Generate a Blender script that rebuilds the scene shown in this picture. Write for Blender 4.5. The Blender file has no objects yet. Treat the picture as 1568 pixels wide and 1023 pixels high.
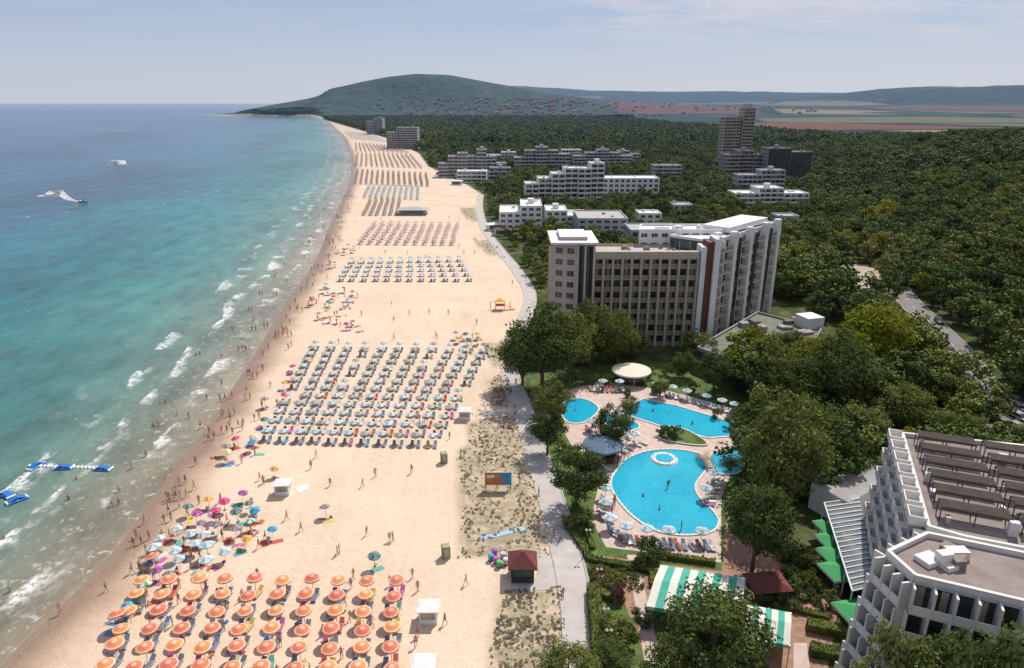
import bpy, math, random
import numpy as np
from mathutils import Vector
random.seed(7); rng=np.random.default_rng(7); np.random.seed(5)
scene=bpy.context.scene; COL=scene.collection
H=60.0; P=math.radians(18.7); F=1045.33; cp,sp=math.cos(P),math.sin(P)
# unprojects image pixel coordinates through the camera -> metres on the plane z
def G(u,v,z=0.0):
    yc=-(v-511.5)/F; dz=-sp+yc*cp; dy=cp+yc*sp; t=(H-z)/-dz
    return ((u-784)/F*t, dy*t)
def GP(pts,z=0.0): return [G(u,v,z) for u,v in pts]
def cat(pts,n=8,closed=False):
    pts=[np.array(p,float) for p in pts]; out=[]; N=len(pts)
    rngi=range(N) if closed else range(N-1)
    for i in rngi:
        if closed: a,b,c,d=pts[i-1],pts[i],pts[(i+1)%N],pts[(i+2)%N]
        else: a=pts[max(i-1,0)];b=pts[i];c=pts[i+1];d=pts[min(i+2,N-1)]
        for k in range(n):
            t=k/n
            out.append(tuple(0.5*((2*b)+(c-a)*t+(2*a-5*b+4*c-d)*t*t+(3*b-a-3*c+d)*t**3)))
    if not closed: out.append(tuple(pts[-1]))
    return out
def sstep(t): t=np.clip(t,0,1); return t*t*(3-2*t)
def inpoly(x,y,poly):
    x=np.asarray(x,float);y=np.asarray(y,float);r=np.zeros(x.shape,bool);n=len(poly);j=n-1
    for i in range(n):
        xi,yi=poly[i];xj,yj=poly[j]
        c=((yi>y)!=(yj>y))&(x<(xj-xi)*(y-yi)/((yj-yi) if yj!=yi else 1e-9)+xi)
        r^=c;j=i
    return r
# ---------- shader helpers
def nd(nt,typ,ins={},**pr):
    n=nt.nodes.new(typ)
    for k,v in pr.items(): setattr(n,k,v)
    for k,v in ins.items():
        s=n.inputs[k]
        if isinstance(v,bpy.types.NodeSocket): nt.links.new(v,s)
        else: s.default_value=v
    return n
def math_(nt,op,a,b=0.0,c=0.0,clamp=False):
    n=nd(nt,'ShaderNodeMath',{0:a,1:b,2:c},operation=op); n.use_clamp=clamp; return n.outputs[0]
def mixc(nt,f,a,b,bt='MIX'):
    n=nt.nodes.new('ShaderNodeMix'); n.data_type='RGBA'; n.blend_type=bt
    for i,v in ((0,f),(6,a),(7,b)):
        if isinstance(v,bpy.types.NodeSocket): nt.links.new(v,n.inputs[i])
        else:
            n.inputs[i].default_value = v if i==0 else (*v[:3],1)
    return n.outputs[2]
def ramp(nt,fac,stops,interp='LINEAR'):
    n=nt.nodes.new('ShaderNodeValToRGB'); cr=n.color_ramp; cr.interpolation=interp
    while len(cr.elements)<len(stops): cr.elements.new(0.5)
    for e,(p,c) in zip(cr.elements,stops):
        e.position=p
        if not hasattr(c,'__len__'): c=(c,c,c)
        e.color=(*c,1)
    nt.links.new(fac,n.inputs[0]); return n.outputs[0]
def noise_(nt,vec,scale,detail=4,rough=.55):
    return nd(nt,'ShaderNodeTexNoise',{'Vector':vec,'Scale':scale,'Detail':detail,'Roughness':rough}).outputs[0]
def newmat(name):
    m=bpy.data.materials.new(name); m.use_nodes=True; nt=m.node_tree
    return m,nt,nt.nodes['Principled BSDF'],nt.nodes['Material Output']
def attr(nt,name): return nd(nt,'ShaderNodeAttribute',attribute_name=name).outputs['Fac']
HAZE_TINT=(.105,.155,.23)
def haze_tint(nt,c,pos,K=4800,hc=HAZE_TINT):  # mixes hazy distance into base colour by world Y; no atmosphere is built
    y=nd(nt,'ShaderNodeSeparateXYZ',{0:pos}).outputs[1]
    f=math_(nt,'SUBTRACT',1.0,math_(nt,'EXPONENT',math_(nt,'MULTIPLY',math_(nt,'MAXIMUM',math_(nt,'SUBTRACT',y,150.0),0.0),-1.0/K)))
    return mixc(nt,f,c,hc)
def M(name,col,rough=.8,var=.12,scale=.6,bump=0.0,spec=.3,rand=0.0,hz=True,stretch=None,metal=0.0):
    m,nt,b,o=newmat(name)
    pos=nd(nt,'ShaderNodeNewGeometry').outputs['Position']; vec=pos
    if stretch: vec=nd(nt,'ShaderNodeVectorMath',{0:pos,1:stretch},operation='MULTIPLY').outputs[0]
    n=noise_(nt,vec,scale,3,.6)
    n2=noise_(nt,vec,scale*9,2,.6)
    f=math_(nt,'ADD',math_(nt,'MULTIPLY',n,.65),math_(nt,'MULTIPLY',n2,.35))
    lo=tuple(max(0,c*(1-2.2*var)) for c in col); hi=tuple(min(1,c*(1+1.6*var)) for c in col)
    c=ramp(nt,f,[(.28,lo),(.72,hi)])
    if rand>0:
        r=nd(nt,'ShaderNodeObjectInfo').outputs['Random']
        hs=nd(nt,'ShaderNodeHueSaturation',{'Hue':math_(nt,'ADD',.5-rand*.06,math_(nt,'MULTIPLY',r,rand*.12)),'Value':math_(nt,'ADD',1-rand*.5,math_(nt,'MULTIPLY',r,rand)),'Color':c}); c=hs.outputs[0]
    if hz: c=haze_tint(nt,c,pos,4800,(.16,.22,.31))
    nt.links.new(c,b.inputs['Base Color']); b.inputs['Roughness'].default_value=rough
    b.inputs['Specular IOR Level'].default_value=spec; b.inputs['Metallic'].default_value=metal
    if bump>0:
        bp=nd(nt,'ShaderNodeBump',{'Height':f,'Strength':bump,'Distance':.1}); nt.links.new(bp.outputs[0],b.inputs['Normal'])
    return m
def pal(name,cols,rough=.8,idx=True):
    """colour picked per object"""
    m,nt,b,o=newmat(name); r=nd(nt,'ShaderNodeObjectInfo').outputs['Random']
    c=ramp(nt,r,[(i/len(cols),c) for i,c in enumerate(cols)],'CONSTANT')
    nt.links.new(c,b.inputs['Base Color']); b.inputs['Roughness'].default_value=rough; return m
# ---------- mesh builder
class MB:
    def __init__(s): s.v=[];s.f=[];s.m=[]
    def add(s,vs,fs,mi):
        o=len(s.v); s.v+=vs
        for f in fs: s.f.append(tuple(i+o for i in f)); s.m.append(mi)
    def obox(s,o,d,n,a0,a1,b0,b1,z0,z1,mi):
        vs=[]
        for z in (z0,z1):
            for a,b in ((a0,b0),(a1,b0),(a1,b1),(a0,b1)):
                vs.append((o[0]+d[0]*a+n[0]*b,o[1]+d[1]*a+n[1]*b,z))
        s.add(vs,[(0,3,2,1),(4,5,6,7),(0,1,5,4),(1,2,6,5),(2,3,7,6),(3,0,4,7)],mi)
    def box(s,cx,cy,z0,z1,sx,sy,rot=0,mi=0):
        c,q=math.cos(rot),math.sin(rot)
        s.obox((cx,cy),(c,q),(-q,c),-sx/2,sx/2,-sy/2,sy/2,z0,z1,mi)
    def prism(s,poly,z0,z1,mi,mt=None):
        n=len(poly); s.add([(x,y,z0) for x,y in poly]+[(x,y,z1) for x,y in poly],[(i,(i+1)%n,n+(i+1)%n,n+i) for i in range(n)],mi)
        s.add([(x,y,z1) for x,y in poly],[tuple(range(n))],mi if mt is None else mt)
    def cyl(s,cx,cy,z0,z1,r0,r1,n=8,mi=0,cap=True):
        vs=[(cx+r*math.cos(6.2832*i/n),cy+r*math.sin(6.2832*i/n),z) for z,r in((z0,r0),(z1,r1)) for i in range(n)]
        fs=[(i,(i+1)%n,n+(i+1)%n,n+i) for i in range(n)]
        if cap: fs+= [tuple(range(n,2*n)),tuple(range(n-1,-1,-1))]
        s.add(vs,fs,mi)
    def tube(s,a,b,r0,r1,n=6,mi=0):
        a=Vector(a);b=Vector(b);d=(b-a).normalized(); u=d.orthogonal().normalized(); w=d.cross(u)
        vs=[]
        for p,r in((a,r0),(b,r1)):
            for i in range(n):
                t=6.2832*i/n; vs.append(tuple(p+u*(r*math.cos(t))+w*(r*math.sin(t))))
        s.add(vs,[(i,(i+1)%n,n+(i+1)%n,n+i) for i in range(n)]+[tuple(range(n,2*n)),tuple(range(n-1,-1,-1))],mi)
    def mesh(s,name,mats,smooth=False):
        me=bpy.data.meshes.new(name); me.from_pydata(s.v,[],s.f)
        for m in mats: me.materials.append(m)
        me.polygons.foreach_set('material_index',s.m)
        if smooth: me.polygons.foreach_set('use_smooth',[True]*len(s.f))
        me.update(); return me
    def build(s,name,mats,loc=(0,0,0),rot=0,smooth=False):
        return inst(name,s.mesh(name,mats,smooth),loc,rot)
def inst(name,me,loc=(0,0,0),rot=0,sc=1.0):
    o=bpy.data.objects.new(name,me); o.location=loc; o.rotation_euler=(0,0,rot)
    o.scale=(sc,sc,sc) if not hasattr(sc,'__len__') else sc
    COL.objects.link(o); return o
def npmesh(name,V,Fq,mats,mi=None,attrs={},smooth=False):
    me=bpy.data.meshes.new(name); k=Fq.shape[1]
    me.vertices.add(len(V)); me.vertices.foreach_set('co',V.astype(np.float32).ravel())
    me.loops.add(Fq.size); me.loops.foreach_set('vertex_index',Fq.astype(np.int32).ravel())
    me.polygons.add(len(Fq)); me.polygons.foreach_set('loop_start',np.arange(0,Fq.size,k,dtype=np.int32))
    for m in mats: me.materials.append(m)
    if mi is not None: me.polygons.foreach_set('material_index',mi.astype(np.int32))
    if smooth: me.polygons.foreach_set('use_smooth',np.ones(len(Fq),bool))
    me.update(calc_edges=True); me.validate()
    for n,a in attrs.items():
        at=me.attributes.new(n,'FLOAT','POINT'); at.data.foreach_set('value',a.astype(np.float32).ravel())
    return me
def repl(name,me,T,mats=None):
    """bake many transformed copies (x,y,z,rot,scale) into one mesh object"""
    nv=len(me.vertices); V=np.empty(nv*3,np.float32); me.vertices.foreach_get('co',V); V=V.reshape(-1,3)
    fs=[tuple(p.vertices) for p in me.polygons]; mi=[p.material_index for p in me.polygons]
    AV=[];AF=[];AM=[]
    for k,(x,y,z,r,s) in enumerate(T):
        c,q=math.cos(r)*s,math.sin(r)*s
        W=np.stack([V[:,0]*c-V[:,1]*q+x,V[:,0]*q+V[:,1]*c+y,V[:,2]*s+z],1); AV.append(W)
        o=k*nv; AF+=[tuple(i+o for i in f) for f in fs]; AM+=mi
    m2=bpy.data.meshes.new(name); m2.from_pydata(np.concatenate(AV).tolist(),[],AF)
    for m in (mats or me.materials): m2.materials.append(m)
    m2.polygons.foreach_set('material_index',AM); m2.update()
    return inst(name,m2)
def scatter(name,protos,pts,sc,rz,idx):
    me=bpy.data.meshes.new(name); me.vertices.add(len(pts)); me.vertices.foreach_set('co',np.asarray(pts,np.float32).ravel())
    for n,a in (('sc',sc),('rz',rz)):
        at=me.attributes.new(n,'FLOAT','POINT'); at.data.foreach_set('value',np.asarray(a,np.float32))
    at=me.attributes.new('ix','INT','POINT'); at.data.foreach_set('value',np.asarray(idx,np.int32))
    c=bpy.data.collections.new(name+'_variants')
    for p in protos: c.objects.link(p)
    ng=bpy.data.node_groups.new(name,'GeometryNodeTree')
    ng.interface.new_socket('Geometry',in_out='INPUT',socket_type='NodeSocketGeometry')
    ng.interface.new_socket('Geometry',in_out='OUTPUT',socket_type='NodeSocketGeometry')
    gi=ng.nodes.new('NodeGroupInput'); go=ng.nodes.new('NodeGroupOutput')
    ci=ng.nodes.new('GeometryNodeCollectionInfo'); ci.inputs['Collection'].default_value=c
    ci.inputs['Separate Children'].default_value=True; ci.inputs['Reset Children'].default_value=True
    ip=ng.nodes.new('GeometryNodeInstanceOnPoints'); ip.inputs['Pick Instance'].default_value=True
    def na(n,t):
        x=ng.nodes.new('GeometryNodeInputNamedAttribute'); x.data_type=t; x.inputs['Name'].default_value=n
        return [o for o in x.outputs if o.enabled and o.name=='Attribute'][0]
    cx=ng.nodes.new('ShaderNodeCombineXYZ'); L=ng.links
    L.new(na('rz','FLOAT'),cx.inputs[2]); L.new(gi.outputs[0],ip.inputs['Points']); L.new(ci.outputs[0],ip.inputs['Instance'])
    L.new(na('ix','INT'),ip.inputs['Instance Index']); L.new(cx.outputs[0],ip.inputs['Rotation'])
    L.new(na('sc','FLOAT'),ip.inputs['Scale']); L.new(ip.outputs[0],go.inputs[0])
    o=inst(name,me); md=o.modifiers.new('scatter','NODES'); md.node_group=ng; return o

# =================== camera, sun, sky
cam=bpy.data.cameras.new('camera'); cam.lens=24; cam.sensor_width=36; cam.clip_end=120000; cam.clip_start=.5
co=bpy.data.objects.new('camera',cam); co.location=(0,0,H); co.rotation_euler=(math.pi/2-P,0,0); COL.objects.link(co); scene.camera=co
SE=math.radians(52); SA=math.radians(32)   # elevation, azimuth clockwise from +Y
sdir=Vector((math.sin(SA)*math.cos(SE),math.cos(SA)*math.cos(SE),math.sin(SE)))
sl=bpy.data.lights.new('sun','SUN'); sl.energy=4.8; sl.angle=math.radians(.5); sl.color=(1,.94,.86)
so=bpy.data.objects.new('sun',sl); so.rotation_euler=sdir.to_track_quat('Z','Y').to_euler(); so.location=(0,0,200); COL.objects.link(so)
w=bpy.data.worlds.new('World'); scene.world=w; w.use_nodes=True; nt=w.node_tree; bg=nt.nodes['Background']
sky=nd(nt,'ShaderNodeTexSky',sky_type='NISHITA'); sky.sun_disc=False; sky.sun_elevation=SE; sky.sun_rotation=SA; sky.dust_density=1.5; sky.ozone_density=2.5; sky.air_density=1.0
g=nd(nt,'ShaderNodeTexCoord').outputs['Generated']; sx=nd(nt,'ShaderNodeSeparateXYZ',{0:g})
zz=math_(nt,'ADD',math_(nt,'MAXIMUM',sx.outputs[2],0.0),.08)
cv=nd(nt,'ShaderNodeCombineXYZ',{0:math_(nt,'DIVIDE',sx.outputs[0],zz),1:math_(nt,'MULTIPLY',math_(nt,'DIVIDE',sx.outputs[1],zz),1.5),2:3.7}).outputs[0]
cn=noise_(nt,cv,.95,9,.62)
cm=ramp(nt,cn,[(.40,0),(.50,.5),(.60,1)])
hi_=ramp(nt,sx.outputs[2],[(.05,0.0),(.16,1.0)])
rt=ramp(nt,sx.outputs[0],[(.0,.25),(.15,1.0)])
cf=math_(nt,'MULTIPLY',math_(nt,'MULTIPLY',cm,hi_),rt)
hz=ramp(nt,sx.outputs[2],[(0.0,(4.6,4.95,5.7)),(.10,(3.1,3.75,5.1)),(.32,(1.9,2.6,4.2))])
c1=mixc(nt,.85,sky.outputs[0],hz)
c2=mixc(nt,cf,c1,(5.9,5.5,5.7))
nt.links.new(c2,bg.inputs[0]); bg.inputs[1].default_value=.13
scene.view_settings.view_transform='Standard'; scene.view_settings.look='None'; scene.view_settings.exposure=0

# =================== shoreline & terrain
shore_px=[(25,1023),(115,930),(200,838),(265,745),(322,668),(372,590),(415,520),(455,450),(490,400),(513,340),(535,290),(541,260),(536,230),(516,200),(482,180)]
sw=[(-52,10)]+[(-54.5,35)]+GP(shore_px)+[(-1250,3400),(-1620,3950),(-1700,4300),(-1000,6000),(-1000,80000)]
sc_=cat(sw[:-1],10)+[sw[-1]]
SXY=np.array(sc_); o_=np.argsort(SXY[:,1]); SXY=SXY[o_]
def xs(y): return np.interp(y,SXY[:,1],SXY[:,0])
def distshore(x,y):
    d2=np.full(x.shape,1e18)
    A=SXY[:-1];B=SXY[1:]
    for a,b in zip(A,B):
        e=b-a; L=max((e*e).sum(),1e-6); t=np.clip(((x-a[0])*e[0]+(y-a[1])*e[1])/L,0,1)
        d2=np.minimum(d2,(x-a[0]-t*e[0])**2+(y-a[1]-t*e[1])**2)
    return np.sqrt(d2)*np.sign(x-xs(y))
prom_px=[(900,1060),(891,1000),(884,925),(868,850),(846,770),(822,695),(800,625),(781,572),(790,520),(812,455),(792,415),(765,382),(742,350),(734,318),(736,298)]
promw=GP(prom_px); promc=cat([(9.5,20)]+promw,6)
bound=promw[:]+GP([(715,284),(680,268),(655,255),(640,235),(602,215),(560,202),(515,189),(484,180.2)])
bd=sorted([(10,0)]+bound,key=lambda p:p[1]); BY=np.array([p[1] for p in bd]); BX=np.array([p[0] for p in bd])
def xb(y):
    y=np.asarray(y,float); return np.where(y>2900,xs(y)+18,np.interp(y,BY,BX))
def vn(x,y,s,seed=0):
    x=x/s+seed*17.3; y=y/s+seed*9.1; xi=np.floor(x);yi=np.floor(y);fx=x-xi;fy=y-yi;fx=fx*fx*(3-2*fx);fy=fy*fy*(3-2*fy)
    def h(a,b): q=np.sin(a*127.1+b*311.7+seed)*43758.5453; return q-np.floor(q)
    return (h(xi,yi)*(1-fx)+h(xi+1,yi)*fx)*(1-fy)+(h(xi,yi+1)*(1-fx)+h(xi+1,yi+1)*fx)*fy
P1=np.array([(-1600,2),(-1500,6),(-1426,14),(-1323,34),(-1254,50),(-1168,64),(-1047,84),(-965,106),(-930,134),(-850,148),(-772,166),(-634,190),(-496,203),(-324,198),(-152,168),(21,138),(158,112),(331,92),(572,68),(916,48),(1500,30),(2500,12)])
P2=np.array([(600,30),(1600,55),(2072,84),(2420,105),(2720,142),(2968,166),(3300,178),(3900,186),(6000,182)])
P3=np.array([(-500,225),(0,260),(540,235),(950,205),(1760,190),(2600,196),(3400,184),(3960,178),(5200,170),(7000,176),(12000,184)])
def pr(A,x): return np.interp(x,A[:,0],A[:,1])
def hgt(x,y):
    x=np.asarray(x,float);y=np.asarray(y,float)
    st=125+.3*np.maximum(y-180,0)
    h=28*sstep((x-st)/180)*(1-sstep((y-560)/600))
    nn=(vn(x,y,260,1)-.5)*.5+(vn(x,y,110,2)-.5)*.25
    g1=np.where(y<3800,sstep((y-2950)/850),1-sstep((y-3800)/2600))
    rid=1+nn*.6*(1-np.exp(-((y-3800)/250)**2))
    h1=pr(P1,x)*g1*rid
    g2=np.where(y<5500,sstep((y-4000)/1500),1-sstep((y-5500)/3000)); h2=pr(P2,x)*g2*(1+nn*.25)
    g3=np.where(y<9000,sstep((y-5500)/3500),1.0); h3=pr(P3,x)*g3*(1+nn*.12)
    h4=48*sstep((y-2300)/3000)*sstep((x-150)/800)*(.7+.6*vn(x,y,1100,15))
    return np.maximum.reduce([h,h1,h2,h3,h4])
vegp=[GP(p) for p in ([(722,645),(786,636),(808,700),(828,770),(842,850),(800,868),(745,850),(700,858),(708,800),(705,700)],
     [(775,905),(858,898),(864,940),(868,1060),(735,1060),(760,960)],[(740,525),(775,522),(780,560),(750,560)],[(725,365),(760,372),(775,395),(745,390)],[(700,318),(728,318),(732,340),(716,335)],[(752,575),(778,575),(790,625),(752,620)])]
def gridmesh(name,s,ys,zf,mats):
    S,Y=np.meshgrid(s,ys); X=xs(Y)+S
    D=distshore(X.ravel(),Y.ravel()).reshape(X.shape)
    Z=zf(X,Y,D); nr,nc=X.shape
    V=np.stack([X.ravel(),Y.ravel(),Z.ravel()],1)
    i=np.arange((nr-1)*nc).reshape(nr-1,nc)[:,:-1].ravel()
    Fq=np.stack([i,i+1,i+nc+1,i+nc],1); return V,Fq,D.ravel()
s_=np.concatenate([np.arange(-60,-12,4.),np.arange(-12,90,2.),90*1.025**np.arange(0,205)])
ys=12*1.018**np.arange(0,405)
def zg(X,Y,D):
    z=hgt(X,Y)
    sh=np.clip(D*.05,-3,0.0)
    return np.where(D<0,sh,z*np.clip(D/40,0,1))
V,Fq,D=gridmesh('ground',s_,ys,zg,None)
veg=np.zeros(len(V))
for p in vegp: veg=np.maximum(veg,inpoly(V[:,0],V[:,1],p))
inl=V[:,0]-xb(V[:,1])
def forestmask(x,y):
    lim=np.where(x<250,3200.,np.where(x>600,1300.,3200-(x-250)/350*1900))+(vn(x,y,300,5)-.5)*300
    return (y<lim)|((y>2950)&(y<5000)&(x<500))|((y>1300)&(y<4500)&(vn(x,y,420,12)>.74))
fm=forestmask(V[:,0],V[:,1]).astype(float)
fm=np.maximum(fm,((V[:,1]>4200)&(V[:,2]>75)&(vn(V[:,0],V[:,1],600,9)>.25)).astype(float))
fm=np.where((V[:,1]>2950)&(V[:,1]<5000)&(V[:,0]<700)&(V[:,2]>70),1.0,fm)
m,nt,b,o=newmat('ground')
pos=nd(nt,'ShaderNodeNewGeometry').outputs['Position']
d=attr(nt,'d'); il=attr(nt,'inland'); vg=attr(nt,'veg'); fo=attr(nt,'forest')
n1=noise_(nt,pos,.06,4,.6); n2=noise_(nt,pos,.9,5,.65); n3=noise_(nt,pos,5,2,.6)
trk=noise_(nt,nd(nt,'ShaderNodeVectorMath',{0:pos,1:(.9,.12,1)},operation='MULTIPLY').outputs[0],.8,4,.6)
sand=ramp(nt,math_(nt,'ADD',math_(nt,'MULTIPLY',n1,.4),math_(nt,'ADD',math_(nt,'MULTIPLY',n2,.25),math_(nt,'ADD',math_(nt,'MULTIPLY',n3,.15),math_(nt,'MULTIPLY',trk,.2)))),[(.3,(.52,.395,.285)),(.5,(.66,.515,.385)),(.7,(.73,.59,.455))])
dw=math_(nt,'ADD',d,math_(nt,'MULTIPLY',math_(nt,'SUBTRACT',noise_(nt,pos,.12,4,.5),.5),7.0))
wet=ramp(nt,math_(nt,'DIVIDE',dw,20.0),[(0.0,(.27,.185,.125)),(.1,(.36,.25,.17)),(.2,(.48,.35,.25)),(.34,(.60,.46,.35))])
wf=ramp(nt,math_(nt,'DIVIDE',dw,20.0),[(.2,1.0),(.5,0.0)])
c=mixc(nt,wf,sand,wet)
vgr=ramp(nt,n2,[(.3,(.42,.34,.23)),(.5,(.30,.26,.17)),(.7,(.20,.19,.11))])
vm=math_(nt,'MULTIPLY',vg,ramp(nt,math_(nt,'ADD',math_(nt,'MULTIPLY',n2,.5),math_(nt,'MULTIPLY',noise_(nt,pos,.25,4,.6),.5)),[(.34,0.15),(.54,.9)]))
c=mixc(nt,vm,c,vgr)
fl=ramp(nt,noise_(nt,pos,.15,6,.65),[(.3,(.04,.055,.02)),(.5,(.065,.085,.03)),(.62,(.12,.12,.055)),(.75,(.20,.17,.105))])
# farmland: irregular blocks of crop, stubble, ploughed soil
fv=nd(nt,'ShaderNodeVectorMath',{0:pos,1:(.0010,.0016,0)},operation='MULTIPLY').outputs[0]
vo=nd(nt,'ShaderNodeTexVoronoi',{'Vector':fv,'Scale':1.0}); vs=nd(nt,'ShaderNodeSeparateColor',{0:vo.outputs['Color']}).outputs[0]
fld=ramp(nt,vs,[(0,(.035,.06,.018)),(.20,(.17,.165,.055)),(.36,(.022,.045,.014)),(.50,(.36,.26,.12)),(.64,(.22,.065,.035)),(.76,(.07,.11,.028)),(.88,(.32,.235,.115))],'CONSTANT')
fld=mixc(nt,.2,fld,ramp(nt,noise_(nt,pos,.010,5,.7),[(.35,(.02,.035,.012)),(.65,(.15,.13,.06))]))
hed=ramp(nt,nd(nt,'ShaderNodeTexVoronoi',{'Vector':fv,'Scale':1.0},feature='DISTANCE_TO_EDGE').outputs['Distance'],[(.03,1.0),(.06,0.0)])
fld=mixc(nt,hed,fld,(.02,.035,.014))
fcan=ramp(nt,noise_(nt,pos,.02,7,.72),[(.36,(.018,.035,.013)),(.5,(.045,.068,.022)),(.62,(.075,.09,.034)),(.74,(.15,.135,.07))])
sy=nd(nt,'ShaderNodeSeparateXYZ',{0:pos}).outputs[1]
farf=math_(nt,'GREATER_THAN',sy,700.0)
fcc=mixc(nt,farf,fl,fcan)
landc=mixc(nt,fo,fld,fcc)
im=ramp(nt,math_(nt,'ADD',math_(nt,'DIVIDE',il,20.0),math_(nt,'MULTIPLY',math_(nt,'SUBTRACT',n2,.5),.3)),[(0.0,0.0),(.12,1.0)])
c=mixc(nt,im,c,landc); c=haze_tint(nt,c,pos)
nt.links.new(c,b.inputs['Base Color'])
rg=ramp(nt,math_(nt,'DIVIDE',dw,20.0),[(.05,.3),(.25,1.0)]); nt.links.new(rg,b.inputs['Roughness'])
nt.links.new(ramp(nt,math_(nt,'DIVIDE',dw,20.0),[(.05,.3),(.5,.0)]),b.inputs['Specular IOR Level'])
far3=math_(nt,'MULTIPLY',math_(nt,'GREATER_THAN',sy,2900.0),fo)
bh=math_(nt,'ADD',math_(nt,'ADD',n2,math_(nt,'MULTIPLY',n3,.4)),math_(nt,'MULTIPLY',far3,math_(nt,'MULTIPLY',noise_(nt,pos,.03,4,.6),45.0)))
nt.links.new(nd(nt,'ShaderNodeBump',{'Height':bh,'Strength':.6,'Distance':.4}).outputs[0],b.inputs['Normal'])
inst('ground',npmesh('ground',V,Fq,[m],attrs={'d':D,'inland':inl,'veg':veg,'forest':fm},smooth=True))

# ---------- sea
m,nt,b,o=newmat('sea_water')
pos=nd(nt,'ShaderNodeNewGeometry').outputs['Position']; d=attr(nt,'d'); nd_=math_(nt,'MULTIPLY',d,-1.0)
al=nd(nt,'ShaderNodeSeparateXYZ',{0:pos}).outputs[1]
sv=nd(nt,'ShaderNodeCombineXYZ',{0:nd_,1:math_(nt,'MULTIPLY',al,.45),2:0.0}).outputs[0]
big=noise_(nt,sv,.018,4,.6); med=noise_(nt,sv,.12,4,.6)
dd=math_(nt,'ADD',nd_,math_(nt,'MULTIPLY',math_(nt,'SUBTRACT',big,.5),math_(nt,'ADD',6.0,math_(nt,'MULTIPLY',nd_,.9))))
lg=math_(nt,'DIVIDE',math_(nt,'LOGARITHM',math_(nt,'MAXIMUM',math_(nt,'ADD',dd,3.0),1.0),10.0),3.5)
c=ramp(nt,lg,[(.0,(.36,.26,.18)),(.20,(.32,.26,.18)),(.32,(.25,.245,.175)),(.40,(.15,.23,.18)),(.48,(.06,.205,.18)),(.56,(.016,.16,.165)),(.63,(.009,.11,.16)),(.72,(.010,.075,.155)),(.88,(.014,.08,.175)),(1.0,(.03,.11,.20))])
dk=ramp(nt,med,[(.3,.7),(.6,1.15)]); c=mixc(nt,1.0,c,dk,'MULTIPLY')
streak=ramp(nt,noise_(nt,sv,.006,5,.65),[(.38,.55),(.55,1.1)]); c=mixc(nt,1.0,c,streak,'MULTIPLY')
# breaking waves
wv=math_(nt,'ADD',nd_,math_(nt,'MULTIPLY',noise_(nt,sv,.05,3,.5),16.0))
fr=math_(nt,'FRACT',math_(nt,'DIVIDE',wv,9.5))
band=ramp(nt,fr,[(.0,0.0),(.38,0.0),(.68,.75),(.86,1.0),(.9,0.0)])
msk=ramp(nt,noise_(nt,nd(nt,'ShaderNodeCombineXYZ',{0:math_(nt,'MULTIPLY',nd_,.13),1:math_(nt,'MULTIPLY',al,.075),2:0.0}).outputs[0],1.0,3,.55),[(.515,0.0),(.59,1.0)])
fy=ramp(nt,math_(nt,'DIVIDE',al,1000.0),[(.25,1.0),(.6,.45)])
reg=math_(nt,'MULTIPLY',ramp(nt,math_(nt,'DIVIDE',nd_,60.0),[(.03,0.0),(.08,1.0),(.42,1.0),(.62,0.0)]),fy)
brk=ramp(nt,noise_(nt,pos,.9,6,.72),[(.40,.1),(.56,1.0)])
foam=math_(nt,'MULTIPLY',math_(nt,'MULTIPLY',band,msk),math_(nt,'MULTIPLY',reg,brk))
lace=math_(nt,'MULTIPLY',ramp(nt,noise_(nt,pos,.5,5,.7),[(.56,0.0),(.66,.5)]),ramp(nt,math_(nt,'DIVIDE',nd_,60.0),[(.02,1.0),(.4,.2),(.55,0.0)]))
cap=math_(nt,'MULTIPLY',ramp(nt,noise_(nt,nd(nt,'ShaderNodeCombineXYZ',{0:nd_,1:math_(nt,'MULTIPLY',al,.35),2:0.0}).outputs[0],.22,3,.6),[(.71,0.0),(.76,.8)]),.8)
edge=math_(nt,'MULTIPLY',ramp(nt,math_(nt,'DIVIDE',math_(nt,'ADD',nd_,math_(nt,'MULTIPLY',noise_(nt,pos,.15,3,.5),5.0)),10.0),[(.18,0.0),(.24,.8),(.34,.15),(.5,0.0)]),ramp(nt,noise_(nt,pos,.08,2,.5),[(.42,0.0),(.58,1.0)]))
foam=math_(nt,'MAXIMUM',math_(nt,'MAXIMUM',foam,lace),math_(nt,'MAXIMUM',cap,edge))
foam=math_(nt,'MINIMUM',foam,1.0)
c=mixc(nt,foam,c,(.82,.80,.77)); c=haze_tint(nt,c,pos,22000,(.16,.23,.34))
nt.links.new(c,b.inputs['Base Color'])
nt.links.new(math_(nt,'ADD',.2,math_(nt,'MULTIPLY',foam,.5)),b.inputs['Roughness']); b.inputs['IOR'].default_value=1.33
wb=math_(nt,'ADD',noise_(nt,sv,.45,5,.65),math_(nt,'MULTIPLY',noise_(nt,sv,.09,3,.5),2.2))
nt.links.new(nd(nt,'ShaderNodeBump',{'Height':wb,'Strength':.9,'Distance':.6}).outputs[0],b.inputs['Normal'])
s2=np.concatenate([-(70*1.06**np.arange(0,120))[::-1],np.arange(-68,14,2.)])
y2=12*1.022**np.arange(0,400)
V,Fq,D=gridmesh('sea',s2,y2,lambda X,Y,D:np.full(X.shape,-.1),None)
inst('sea',npmesh('sea',V,Fq,[m],attrs={'d':D},smooth=True))

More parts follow.
